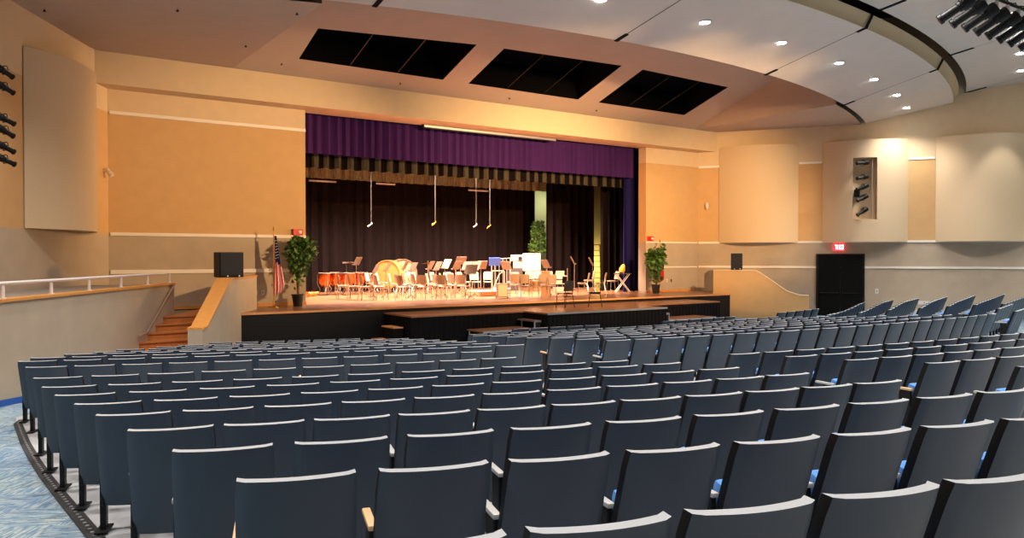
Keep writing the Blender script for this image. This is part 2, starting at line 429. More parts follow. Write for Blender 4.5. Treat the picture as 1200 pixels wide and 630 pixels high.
def cloud(name, Ra, Rb, za, kk, fascia, seams, thick=0.12):
    mb = MB(); ta = lambda R: -wall_theta(R, -1); tb = lambda R: wall_theta(R, 1)
    zf = lambda R: za + kk * (R - Ra)
    nu, nv = 4, 64
    def under(u, v):
        R = Ra + (Rb - Ra) * u; t = ta(R) + (tb(R) - ta(R)) * v; return cpt(R, t, zf(R))
    def over(u, v):
        R = Ra + (Rb - Ra) * u; t = ta(R) + (tb(R) - ta(R)) * v; return cpt(R, t, zf(R) + thick)
    mb.sheet(under, over, nu, nv)
    o = struct(name, mb, M['cloud'])
    if fascia:
        mb = MB(); h = fascia
        def f1(u, v):
            R = Rb + 0.004 + 0.16 * u * u; t = ta(Rb) + (tb(Rb) - ta(Rb)) * v; return cpt(R, t, zf(Rb) - 0.002 + h * u)
        def f2(u, v):
            R = Rb + 0.004 + 0.16 * u * u - 0.06; t = ta(Rb) + (tb(Rb) - ta(Rb)) * v; return cpt(R, t, zf(Rb) + 0.12 + (h - 0.12) * u)
        mb.grid(f1, 5, 64); mb.build('upturned_edge', M['fascia'], o, True)
    for x in seams:
        def on(R):
            t = math.asin(max(-1, min(1, (x - CC.x) / R))); return cpt(R, t, zf(R))
        mb = MB(); a, b = on(Ra), on(Rb); w = Vector((0.012, 0, 0)); d = Vector((0, 0, -0.003))
        mb.prism([a - w + d, a + w + d, b + w + d, b - w + d], (0, 0, 0.004)); mb.build('panel_seam', M['fascia_black'] if fascia else M['grey_box'], o)
        mb = MB(); w = Vector((0.05, 0, 0)); d = Vector((0, 0, -0.02)); a2, b2 = on(Ra - 0.02), on(Ra + 0.62 if not fascia else Ra + 0.35)
        mb.prism([a2 - w + d, a2 + w + d, b2 + w + d, b2 - w + d], (0, 0, 0.02))
        mb.prism([a2 - w + d, a2 + w + d, a2 + w + Vector((0, 0, 0.25)), a2 - w + Vector((0, 0, 0.25))], (0, 0.02, 0))
        mb.build('hanger_bracket', M['black'], o)
        if fascia:
            mb = MB(); a2, b2 = on(Rb - 0.2), on(Rb)
            mb.prism([a2 - w + d, a2 + w + d, b2 + w + d, b2 - w + d], (0, 0, 0.02))
            c0 = b2 + Vector((0, -0.02, -0.02)); h = fascia
            mb.prism([c0 - w, c0 + w, c0 + w + Vector((0, -0.17, h)), c0 - w + Vector((0, -0.17, h))], (0, -0.02, 0))
            mb.build('hanger_bracket', M['black'], o)
    return o, zf
CL1, zf1 = cloud('ceiling_cloud', 31.1, 34.0, E + 5.07, 0.2, 0.3, [1.0, 6.75, 12.5, 18.25, 24.05])
CL2, zf2 = cloud('ceiling_cloud_middle', 34.4, 39.4, E + 6.0, 0.12, 0, [1.0, 6.75, 12.5, 18.25, 24.05, 30.0])
CL3, zf3 = cloud('ceiling_cloud_rear', 39.8, 52.0, E + 6.75, 0.06, 0, [])

# ------------------------------------------------------------------ lights
def lamp(name, kind, loc, power, col, size=0.2, target=None, spot=None, blend=0.5):
    l = bpy.data.lights.new(name, kind); l.energy = power; l.color = col
    if kind == 'AREA': l.shape = 'DISK'; l.size = size
    if kind == 'SPOT': l.spot_size = math.radians(spot); l.spot_blend = blend; l.shadow_soft_size = size
    if kind == 'POINT': l.shadow_soft_size = size
    o = bpy.data.objects.new(name, l); COL.objects.link(o); o.location = loc
    if target is not None:
        d = Vector(target) - Vector(loc); o.rotation_euler = d.to_track_quat('-Z', 'Y').to_euler()
    return o
HOUSE = (1.0, 0.93, 0.86)
WARM = (1.0, 0.62, 0.30)
def downlight(x, y, z, nrm_k, label, group, power, proto=[None]):
    if proto[0] is None:
        t = thing('recessed_downlight', label, 'ceiling light', (x, y, z), 0, group)
        mb = MB(); mb.lathe([(0.125, 0.0), (0.125, -0.015), (0.105, -0.015), (0.105, 0.0)], 20); part('ring', mb.mesh('ring', M['white_metal'], True), t)
        mb = MB(); mb.lathe([(0.0, -0.03), (0.09, -0.026), (0.118, -0.008), (0.118, -0.001), (0.0, -0.001)], 20); part('lens', mb.mesh('downlight_lens', M['lamp'], True), t)
        proto[0] = t
    else: t = dup(proto[0], (x, y, z), 0, label, group)
    if power: lamp('house_lamp', 'SPOT', (x, y, z - 0.05), power, HOUSE, 0.1, (x, y, z - 3), 125, 0.7)
    return t
n = 0
for x in (1.9, 4.9, 7.9, 10.85, 13.85, 16.75, 19.8, 22.5, 25.3, 27.75):
    R = 32.55; t = math.asin((x - CC.x) / R); p = cpt(R, t, zf1(R))
    n += 1
    vis = n - 3
    lab = ('glowing round downlight, %s along the curved ceiling cloud counting towards the far wall' % ORD[max(vis, 1)]) if vis >= 1 else 'round downlight in the curved cloud, ramp end'
    if vis >= 1: downlight(p.x, p.y, p.z, 0, lab, 'downlights in the curved cloud', 420)
    else: lamp('house_lamp', 'SPOT', (p.x, p.y, p.z - 0.05), 420, HOUSE, 0.1, (p.x, p.y, p.z - 3), 125, 0.7)
for R, zf, xs in ((36.9, zf2, (-2, 2, 6, 10, 14, 18, 22, 26)), (42.0, zf3, (-6, -2, 2, 6, 10, 14, 18, 22, 26, 30)), (47.0, zf3, (-6, -1, 4, 9, 14, 19, 24, 29, 34))):
    for x in xs:
        t = math.asin((x - CC.x) / R); p = cpt(R, t, zf(R))
        lamp('house_lamp', 'SPOT', (p.x, p.y, p.z - 0.05), 420, HOUSE, 0.1, (p.x, p.y, p.z - 3), 125, 0.7)
for i, (px, py) in enumerate(((1195.5, 62), (1197, 82))):
    # downlights in the middle cloud close to the far wall
    lo, hi = 5.0, 60.0; r = ray(px, py).normalized()
    for _ in range(60):
        m = (lo + hi) / 2; q = EYE + r * m; R = math.hypot(q.x - CC.x, q.y - CC.y)
        if q.z < zf2(R): lo = m
        else: hi = m
    q = EYE + r * lo
    downlight(q.x, q.y, q.z - 0.002, 0, 'glowing downlight near the far wall, %s of the pair in the next cloud' % ('upper' if i == 0 else 'lower'), 'downlights by the far wall', 70)
# far wall washers
for s, pw in ((8.1, 260), (10.9, 260), (13.9, 260), (17.5, 260)):
    p = rw(s, E + 6.05) + RN * 1.65; lamp('wall_washer', 'SPOT', p, pw, (1, 0.95, 0.88), 0.04, p - Vector((0, 0, 3)), 62, 0.4)
# front-of-house spotlights: the ceiling pipe and the wall clusters light the stage
for x, pw in ((15.2, 3600), (17.0, 3600), (18.8, 3600)):
    lamp('stage_front_lamp', 'SPOT', (x, 7.75, E + 4.3), pw, WARM, 0.12, (x - 0.6, 24.5, ST + 2.2), 52, 1.0)
p = lw(5.3, E + 2.0) + LN * 1.2; lamp('stage_front_lamp', 'SPOT', p, 2500, WARM, .7, (23.6, 22.0, E + .2), 30, 1.0)
p = rw(6.28, E + 2.4) + RN * 1.2; lamp('stage_front_lamp', 'SPOT', p, 3500, WARM, .7, (6.3, 22.5, E + 1.6), 36, 1.0)
lamp('stage_front_lamp', 'SPOT', (16.0, 7.75, E + 4.3), 6000, WARM, .2, (6.0, 22.3, E + 1.9), 34, 1.0)
lamp('stage_front_lamp', 'SPOT', (17.6, 7.75, E + 4.3), 5500, WARM, .2, (24.6, 21.6, E + 1.6), 36, 1.0)
# over-stage lamps
for x in (10.3, 12.4, 14.5, 16.6, 18.4):
    for y, pw in ((23.8, 2100), (26.0, 2000)):
        lamp('stage_lamp', 'SPOT', (x, y, E + 4.2), pw, (1.0, 0.72, 0.58), 0.15, (x, y + 0.3, ST), 110, 0.6)
lamp('stage_magenta_lamp', 'SPOT', (17.3, 23.6, E + 2.2), 0.1, (1.0, 0.3, 0.7), 0.15, (16, 29.4, E), 80, 0.8)
lamp('backstage_lamp', 'AREA', (27.5, 31.5, E - .5), 45, (1.0, 0.7, 0.2), 0.4, (27.8, 32.6, E - 0.7))
lamp('backstage_lamp', 'AREA', (24.4, 31.2, E + 3.2), 30, (0.9, 0.95, 0.6), 0.6, (24, 32.3, E + 1))
SC.world = bpy.data.worlds.new('room_air'); SC.world.use_nodes = True
SC.world.node_tree.nodes['Background'].inputs['Color'].default_value = (1, 0.9, 0.8, 1)
SC.world.node_tree.nodes['Background'].inputs['Strength'].default_value = 0.0

# ------------------------------------------------------------------ ramp, parapet, stairs, cheek walls
PP = Vector((0.63, 14.4, 0)); PZ = E - 0.68
def pw(y, z, off=0.0):               # point on the parapet face, off metres towards the wall
    t = (y - PP.y) / LD.y; p = PP + LD * t - LN * off; return Vector((p.x, p.y, z))
def ramp():
    ye = 20.45
    mb = MB(); a, b = pw(-8, 0), pw(ye, 0); mb.prism([pw(-8, -0.3), pw(ye, -0.3), pw(ye, PZ), pw(-8, PZ)], -LN * 0.2)
    struct('wall_ramp', mb, M['greige'])
    mb = MB(); mb.prism([pw(-8, PZ, -0.03), pw(ye + .02, PZ, -0.03), pw(ye + .02, PZ, 0.23), pw(-8, PZ, 0.23)], (0, 0, 0.045)); struct('trim_ramp_cap', mb, M['oak'])
    mb = MB(); q = [pw(-8, PZ + .01, .2), pw(22.2, PZ + .01, .2)]
    mb.prism([pw(-8, PZ - .15, .2), pw(ye, PZ - .15, .2), lw(1.2, PZ - .15), lw(34, PZ - .15)], (0, 0, 0.15)); struct('floor_ramp', mb, M['grey_box'])
    mb = MB()
    n = 44
    for i in range(n):
        y0, y1 = -8 + i * (19.0 + 8) / n, -8 + (i + 1) * (19.0 + 8) / n
        a, b = pw(y0, 0, -.001), pw(y1, 0, -.001); za, zb = floor_z(a.x + .05, a.y), floor_z(b.x + .05, b.y)
        mb.prism([Vector((a.x, a.y, za - .02)), Vector((b.x, b.y, zb - .02)), Vector((b.x, b.y, zb + .1)), Vector((a.x, a.y, za + .1))], LN * 0.012)
    struct('baseboard_ramp', mb, M['blue_base'])
    # rail on the cap
    t = thing('guard_rail', 'low white metal guard rail on the wooden cap of the ramp wall', 'railing', pw(14.4, PZ + .045, .1))
    o0 = Vector(t.location)
    mb = MB(); zr = PZ + 0.275
    mb.tube([pw(-7, zr, .1) - o0, pw(ye - .15, zr, .1) - o0], 0.028, 10); part('top_rail', mb.mesh('top_rail', M['white_metal'], True), t)
    for px in (3, 60, 104.5, 142, 173, 199):
        p = at_plane(px, 333, pw(14.4, 0, .1), LH)
        mb = MB(); c = Vector((p.x, p.y, 0)) - Vector((o0.x, o0.y, 0))
        m = Matrix.Translation(c) @ Matrix.Rotation(-math.radians(LH), 4, 'Z')
        mb.box(-.012, .012, -.04, .04, 0.0, zr - o0.z, m, .004); mb.box(-.03, .03, -.06, .06, 0, .012, m)
        part('post', mb.mesh('post', M['white_metal']), t)
    # sloping wall handrail beside the steps
    a = at_plane(204, 334, pw(14.4, 0, -.07), LH); b = at_plane(172, 390, pw(14.4, 0, -.07), LH); c = at_plane(163.5, 393, pw(14.4, 0, -.07), LH)
    t = thing('handrail', 'slim grey handrail sloping down the ramp wall beside the wooden steps', 'railing', b)
    mb = MB(); mb.tube([a - b, Vector((0, 0, 0)), c - b, c - b + LN * -.0], 0.022, 10); part('rail', mb.mesh('rail', M['alu'], True), t)
    for f in (0.12, 0.5, 0.88):
        q = (a - b) * f; mb = MB(); mb.tube([q, q + Vector((0, 0, -.04)), q - LN * 0.068 + Vector((0, 0, -.05))], 0.01, 8); part('bracket', mb.mesh('bracket', M['alu'], True), t)
ramp()

def cheek(p0, h, nrm, ys, prof_z, name, capmat, thick, wallmat):
    # profile in the wall plane: (y, z) pairs along heading h through p0; nrm points to the house side
    d = hdir(h)
    def P(y, z, off=0): q = p0 + d * ((y - p0.y) / d.y) - nrm * off; return Vector((q.x, q.y, z))
    mb = MB(); pts = [P(y, z) for y, z in prof_z] + [P(prof_z[-1][0], -0.2), P(prof_z[0][0], -0.2)]
    mb.prism(pts, -nrm * thick)
    o = struct(name, mb, M[wallmat])
    mb = MB()
    for (ya, za), (yb_, zb) in zip(prof_z, prof_z[1:]):
        q = [P(ya, za, -.02), P(yb_, zb, -.02), P(yb_, zb, thick + .02), P(ya, za, thick + .02)]
        mb.prism(q, (0, 0, 0.04))
    mb.build('cap', capmat, o)
    return P
nL = Vector((math.cos(math.radians(LH)), -math.sin(math.radians(LH)), 0))
PL = cheek(Vector((5.48, 19.8, 0)), LH, nL, None, [(17.05, E - 1.52), (17.3, E - 1.5), (18.95, E - .535), (21.2, E - .535)], 'wall_stairs_left', M['oak'], 0.3, 'greige')
nR = Vector((-math.cos(math.radians(RH)), math.sin(math.radians(RH)), 0))
PRr = cheek(Vector((23.6, 19.8, 0)), RH, nR, None, [(17.48, E - 1.45), (17.75, E - 1.44), (18.1, E - 1.3), (18.9, E - .62), (19.06, E - .535), (20.3, E - .535)], 'wall_stairs_right', M['cream'], 0.25, 'tan')
def stairs():
    mb = MB(); nst = 7; y0, y1 = 17.2, 20.2
    for i in range(nst):
        ya = y0 + (y1 - y0) * i / nst; yb = 22.3 if i == nst - 1 else y1
        z1 = ST * (i + 1) / nst; z0 = ST * i / nst
        a, b = pw(ya, 0), PL(ya, 0, .3); c, d = PL(yb, 0, .3), pw(yb, 0)
        if i == nst - 1: c, d = Vector((c.x, c.y, 0)), Vector((d.x, d.y, 0))
        mb.prism([Vector((q.x, q.y, z0 - .02)) for q in (a, b, c, d)], (0, 0, z1 - z0 + .02))
        f = [Vector((a.x, a.y, z1 - .03)), Vector((b.x, b.y, z1 - .03)), Vector((b.x, b.y, z1 + .002)), Vector((a.x, a.y, z1 + .002))]
        mb.prism(f, (0, -.025, 0))
    struct('floor_stairs', mb, M['stairwood'])
stairs()

# ------------------------------------------------------------------ stage
def stage():
    mb = MB(); xl, xr = 5.35, 23.6
    mb.box(xl, xr, YS, 32.5, -.05, ST); mb.box(xr, 26.0, 20.9, 22.3, -.05, ST); mb.box(2.9, xl, 22.6, 32.5, ST - .3, ST); mb.box(xr, 28.5, 22.6, 32.5, ST - .3, ST)
    struct('floor_stage', mb, M['wood_floor'])
    mb = MB(); mb.box(xl + .1, xr, YS - .02, YS, 0, ST - .05); struct('trim_stage_front', mb, M['fascia_black'])
    mb = MB(); mb.box(xl + .05, xr, YS - .05, YS + .06, ST - .045, ST + .006); struct('trim_stage_nosing', mb, M['wood_edge'])
    # stage house
    mb = MB(); mb.box(2.5, 29, 32.6, 32.8, 0, TOPZ); struct('wall_backstage', mb, M['stagewall'])
    mb = MB(); mb.box(28.4, 28.6, 22.7, 32.7, 0, TOPZ); struct('wall_backstage_far', mb, M['stagewall'])
    mb = MB(); mb.box(2.7, 2.9, 22.7, 32.7, 0, TOPZ); struct('wall_backstage_near', mb, M['stagewall'])
stage()
def platforms():
    ZP = E - 1.535
    def deck(name, label, x0, x1, y0, y1, edge=False):
        t = thing(name, label, 'stage platform', ((x0 + x1) / 2, (y0 + y1) / 2, 0)); cx, cy = t.location.x, t.location.y
        mb = MB(); mb.box(x0 - cx, x1 - cx, y0 - cy, y1 - cy, ZP - .04, ZP); part('deck', mb.mesh('deck', M['wood_floor']), t)
        mb = MB(); w = x1 - x0
        def skirt(u, v):
            L = 2 * (y1 - y0) + w; s_ = u * L; d = y1 - y0
            rip = 0.012 * math.sin(s_ * 42)
            if s_ < d: p = Vector((x0 + .01 + rip, y1 - s_, 0))
            elif s_ < d + w: p = Vector((x0 + s_ - d, y0 + .01 + rip, 0))
            else: p = Vector((x1 - .01 - rip, y0 + s_ - d - w, 0))
            return Vector((p.x - cx, p.y - cy, (ZP - .04) * v))
        mb.grid(skirt, int(w * 50 + 80), 1); part('skirt', mb.mesh('skirt', M['skirt'], True), t)
        if edge:
            mb = MB(); mb.box(x0 - cx - .01, x1 - cx + .01, y0 - cy - .02, y0 - cy - .001, ZP - .05, ZP + .004); part('edge_strip', mb.mesh('edge_strip', M['alu']), t)
        return t
    deck('stage_platform', 'black-skirted wooden platform jutting out furthest, with a silver front edge and two chairs', 12.86, 17.4, 17.0, 19.74, True)
    deck('stage_platform', 'black-skirted low wooden platform against the stage front on the flag side', 9.3, 12.85, 18.1, 19.74)
    deck('stage_platform', 'black-skirted low wooden platform against the stage front on the far wall side', 17.41, 21.2, 18.2, 19.74)
    def steps(label, low, high, y0, y1, zl, zh, sgn):
        xa, xb = low; t = thing('step_unit', label, 'steps', ((xa + xb) / 2, (y0 + y1) / 2, 0)); cx, cy = t.location.x, t.location.y
        mb = MB(); mb.box(xa - cx, xb - cx, y0 - cy, y1 - cy, zl - .04, zl); part('tread', mb.mesh('tread', M['wood_floor']), t)
        mb = MB(); mb.box(high[0] - cx, high[1] - cx, y0 - cy, y1 - cy, zh - .04, zh); part('tread', mb.mesh('tread', M['wood_floor']), t)
        mb = MB(); e = .012
        for (x0, x1, z) in ((xa, xb, zl), (high[0], high[1], zh)):
            mb.box(x0 - cx, x1 - cx, y0 - cy - e, y0 - cy, z - .05, z + .003)
        xr = high[0] if sgn > 0 else high[1]
        mb.box(xr - cx - .02, xr - cx + .02, y0 - cy - e, y0 - cy, zl, zh)
        mb.box(high[0] - cx - e if sgn > 0 else high[1] - cx, high[0] - cx if sgn > 0 else high[1] - cx + e, y0 - cy, y1 - cy, zh - .04, zh + .003)
        part('edge_trim', mb.mesh('edge_trim', M['alu']), t)
        for x in (xa + .04, xb - .04, (high[0] + high[1]) / 2):
            for y in (y0 + .03, y1 - .05):
                mb = MB(); z = zh if x > min(high) and x < max(high) else zl
                mb.tube([(x - cx, y - cy, 0), (x - cx, y - cy, z - .04)], .018, 8); part('leg', mb.mesh('leg', M['alu'], True), t)
        mb = MB(); mb.box(high[0] - cx + .01, high[1] - cx - .01, y0 - cy + .005, y0 - cy + .02, .0, zh - .05); part('side_panel', mb.mesh('side_panel', M['fascia_black']), t)
    steps('low wooden step unit with silver edges on the flag side of the jutting platform', (10.95, 12.6), (12.6, 12.82), 17.25, 18.06, E - 1.95, E - 1.74, 1)
    steps('low wooden step unit with silver edges on the far wall side of the jutting platform', (17.75, 19.9), (17.45, 17.75), 17.25, 18.16, E - 1.95, E - 1.74, -1)
    t = thing('step_stool', 'small dark step with a worn pale tread beside the flag-side platform', 'step', (8.95, 18.75, 0))
    for i, (x0, x1, z) in enumerate(((-.3, 0.0, .3), (0.0, .26, .62))):
        mb = MB(); mb.box(x0, x1, -.35, .35, 0, z - .03); part('riser', mb.mesh('riser', M['skirt']), t)
        mb = MB(); mb.box(x0 - .02, x1, -.36, .36, z - .03, z); part('tread', mb.mesh('tread', M['wood_edge']), t)
platforms()

# ------------------------------------------------------------------ wall panels, door, signs and small wall things
def wall_panel(name, label, fn, nrm, s0, s1, z0, z1, bulge, group, hole=None, edge=0.03):
    c = fn((s0 + s1) / 2, z0); t = thing(name, label, 'acoustic panel', c, 0, group)
    def P(s, z, o): 
        f = (s - s0) / (s1 - s0); b = edge + bulge * (1 - (2 * f - 1) ** 2); q = fn(s, z) + nrm * (b if o else 0.012); return q - c
    ss = [s0 + (s1 - s0) * i / 24 for i in range(25)]; zz = [z0, z1]
    if hole: 
        ss = sorted(set([s for s in ss if min(abs(s - hole[0]), abs(s - hole[1])) > .05] + [hole[0], hole[1]])); zz = [z0, hole[2], hole[3], z1]
    mb = MB()
    for i in range(len(ss) - 1):
        for j in range(len(zz) - 1):
            sm, zm = (ss[i] + ss[i + 1]) / 2, (zz[j] + zz[j + 1]) / 2
            if hole and hole[0] < sm < hole[1] and hole[2] < zm < hole[3]: continue
            mb.poly([P(ss[i], zz[j], 1), P(ss[i + 1], zz[j], 1), P(ss[i + 1], zz[j + 1], 1), P(ss[i], zz[j + 1], 1)])
        for z in (z0, z1): mb.poly([P(ss[i], z, 1), P(ss[i + 1], z, 1), P(ss[i + 1], z, 0), P(ss[i], z, 0)])
    for s in (s0, s1): mb.poly([P(s, z0, 1), P(s, z1, 1), P(s, z1, 0), P(s, z0, 0)])
    bmesh.ops.remove_doubles(mb.bm, verts=mb.bm.verts[:], dist=0.002)
    part('face', mb.mesh('panel_face', M['panel'], True), t)
    if hole:
        mb = MB(); h = hole; hs = [s for s in ss if h[0] - 1e-4 <= s <= h[1] + 1e-4]
        for a, b in zip(hs, hs[1:]):
            for z in (h[2], h[3]): mb.poly([P(a, z, 1), P(b, z, 1), P(b, z, 0), P(a, z, 0)])
            mb.poly([P(a, h[2], 0), P(b, h[2], 0), P(b, h[3], 0), P(a, h[3], 0)])
        for s in (h[0], h[1]): mb.poly([P(s, h[2], 1), P(s, h[3], 1), P(s, h[3], 0), P(s, h[2], 0)])
        part('recess', mb.mesh('recess', M['cream']), t)
    return P, c
PZ0, PZ1 = E + .56, E + 4.40
GP = 'curved acoustic panels on the far wall'
wall_panel('acoustic_panel', 'tall curved cream acoustic panel on the far wall, next to the stage corner', rw, RN, .85, 3.88, PZ0, PZ1, .5, GP)
PN, cN = wall_panel('acoustic_panel', 'tall curved cream acoustic panel with a recess of black spotlights', rw, RN, 4.76, 7.74, PZ0, PZ1, .5, GP, (5.83, 6.66, E + 1.40, E + 3.72))
wall_panel('acoustic_panel', 'tall curved cream acoustic panel on the far wall, third from the stage', rw, RN, 8.66, 11.7, PZ0, PZ1, .5, GP)
wall_panel('acoustic_panel', 'tall brown-lit curved acoustic panel on the ramp wall', lw, LN, .82, 4.05, E + .58, E + 4.27, .5, None)

def door():
    a, b = at_plane(958, 330, RC, RH), at_plane(1011.5, 330, RC, RH)
    m = (a + b) / 2; w = (b - a).length; zt = E + .06; zb = floor_z(m.x, m.y) - .02; zb = 0.0
    mt = Matrix.Translation(Vector((m.x, m.y, 0)) + RN * .02) @ Matrix.Rotation(-math.radians(RH) + PI / 2 * 0, 4, 'Z')
    # local x = out of the wall, local y = along the wall
    o = bpy.data.objects.new('door_1', None); COL.objects.link(o); o['kind'] = 'structure'; o.matrix_world = Matrix.Translation(Vector((m.x, m.y, 0)) + RN * .02) @ Matrix.Rotation(math.atan2(RN.y, RN.x), 4, 'Z')
    for s in (-1, 1):
        mb = MB(); mb.box(0, .05, min(0, s * w / 2) + .004, max(0, s * w / 2) - .004, zb, zt, None, .004); mb.build('leaf', M['black'], o)
        mb = MB(); mb.tube([(.05, s * .08, 1.05), (.1, s * .08, 1.05), (.1, s * .7, 1.05), (.05, s * .7, 1.05)], .016, 8); mb.build('push_bar', M['black_metal'], o, True)
    mb = MB()
    for y0, y1, z0, z1 in ((-w / 2 - .05, -w / 2, zb, zt + .05), (w / 2, w / 2 + .05, zb, zt + .05), (-w / 2, w / 2, zt, zt + .05)): mb.box(0, .07, y0, y1, z0, z1)
    mb.build('frame', M['black_metal'], o)
door()
def facing(p, n): return Matrix.Translation(p) @ Matrix.Rotation(math.atan2(n.y, n.x), 4, 'Z')       # local +x looks along n
GLYPH = {'E': [(0, 0, .18, 1), (0, 0, .62, .16), (0, .42, .55, .58), (0, .84, .62, 1)], 'I': [(.2, 0, .42, 1)], 'T': [(0, .84, .7, 1), (.26, 0, .44, 1)]}
def exit_sign():
    p = at_plane(983, 289.5, RC, RH); t = thing('exit_sign', 'glowing red EXIT sign above the black double door', 'sign', p)
    t.matrix_world = facing(p + RN * .01, RN)
    mb = MB(); mb.box(0, .06, -.19, .19, -.13, .13, None, .01); part('housing', mb.mesh('housing', M['red_lit']), t)
    mb = MB(); H = .17; y = .155
    for ch in 'EXIT':
        if ch == 'X':
            w = .075
            for s in (0, 1):
                a, b = (0, w) if s == 0 else (w, 0)
                mb.prism([(.061, y - a, -H / 2), (.061, y - a - (.022 if s == 0 else -.022) , -H / 2), (.061, y - b - (.0 if s == 0 else .0), H / 2), (.061, y - b + (.022 if s == 0 else -.022), H / 2)], (.006, 0, 0))
            y -= w + .02; continue
        for x0, z0, x1, z1 in GLYPH[ch]: mb.box(.061, .067, y - x1 * .08, y - x0 * .08, -H / 2 + z0 * H, -H / 2 + z1 * H)
        y -= (.08 if ch != 'I' else .055)
    part('letters', mb.mesh('letters', M['white_lit']), t)
exit_sign()
def alarm(p, n, label):
    t = thing('alarm_box', label, 'alarm', p); t.matrix_world = facing(p + n * .005, n)
    mb = MB(); mb.box(0, .06, -.15, .15, -.09, .09, None, .012); part('box', mb.mesh('alarm_housing', M['red']), t)
    mb = MB(); mb.box(.06, .085, .02, .1, -.035, .045, None, .008); part('strobe', mb.mesh('strobe', M['paper']), t)
alarm(at_y(348.5, 272, 22.3), Vector((0, -1, 0)), 'small red alarm box with white strobe above the potted tree')
alarm(at_y(761.5, 279.5, 22.3), Vector((0, -1, 0)), 'small red alarm box just above the leafy plant by the far wall')
def plate(p, n, label, w=.08, h=.12, m='white_metal'):
    t = thing('wall_plate', label, 'outlet', p); t.matrix_world = facing(p + n * .002, n)
    mb = MB(); mb.box(0, .012, -w / 2, w / 2, -h / 2, h / 2, None, .004); part('plate', mb.mesh('plate', M[m]), t)
    mb = MB(); mb.box(.012, .018, -.014, .014, -.03, .03); part('switch', mb.mesh('switch', M['grey_box']), t)
yv = Vector((0, -1, 0))
plate(at_y(300, 342.5, 22.3), yv, 'white outlet plate on the stage wall by the flag, further from the pole')
plate(at_y(308, 342.5, 22.3), yv, 'white outlet plate on the stage wall, closer to the flag pole')
plate(at_y(781.5, 328.5, 22.3), yv, 'white outlet plate low on the wall beside the red flag')
plate(at_y(786.5, 328.5, 22.3), yv, 'small brass outlet plate low on the wall beside the red flag', m='brass')
plate(at_plane(1027.5, 341, RC, RH), RN, 'white light switch plate on the far wall beside the black door', .12, .2)
plate(at_plane(1083, 354.5, RC, RH), RN, 'white horizontal box low on the far wall above the seats', .4, .13)
def sconce():
    p = at_plane(829, 241, RC, RH); t = thing('wall_fixture', 'small white cone-shaped fixture on the orange-lit wall beside the far stage corner', 'wall light', p); t.matrix_world = facing(p, RN)
    mb = MB(); mb.box(0, .04, -.04, .04, -.05, .1, None, .006); part('mount', mb.mesh('mount', M['white_metal']), t)
    mb = MB(); mb.lathe([(.05, .12), (.075, .02), (.05, -.12), (.02, -.16), (0, -.165)], 14, Matrix.Translation((.1, 0, 0))); part('shade', mb.mesh('shade', M['white_metal'], True), t)
    p = at_plane(121.5, 201, LC, LH); t = thing('security_camera', 'small white camera on the corner of the ramp wall, high beside the brown wall', 'camera', p); t.matrix_world = facing(p, LN)
    mb = MB(); mb.box(0, .12, -.05, .05, 0, .09, None, .008); part('mount', mb.mesh('mount', M['beige']), t)
    mb = MB(); mb.tube([(.1, 0, .02), (.22, -.03, -.1)], .055, 12); part('lens_tube', mb.mesh('lens_tube', M['white_metal'], True), t)
sconce()

# loudspeakers on the cheek walls
def speaker(p, h, label, w, d, hh):
    t = thing('loudspeaker', label, 'speaker', p, h)
    mb = MB(); mb.box(-w / 2, w / 2, -d / 2, d / 2, 0, hh, None, .02); part('cabinet', mb.mesh('cabinet', M['black_metal']), t)
    mb = MB(); mb.box(-w / 2 + .02, w / 2 - .02, -d / 2 - .018, -d / 2 - .002, .05, hh - .02, None, .006); part('grille', mb.mesh('speaker_grille', M['speaker_cloth']), t)
    for x in (-w * .18, w * .3):
        mb = MB(); mb.lathe([(0, .006), (.018, .004), (.018, 0)], 10, Matrix.Translation((x, -d / 2 - .02, .035)) @ Matrix.Rotation(PI / 2, 4, 'X')); part('screw', mb.mesh('screw', M['white_metal']), t)
pS = PL(19.3, E - .495, .15); speaker(pS, .1, 'black box loudspeaker on top of the stair wall beside the flag', .58, .4, .6)
pS = PRr(19.6, E - .495, .125); speaker(pS, -.9, 'black box loudspeaker on top of the curved stair wall by the black door', .42, .36, .62)

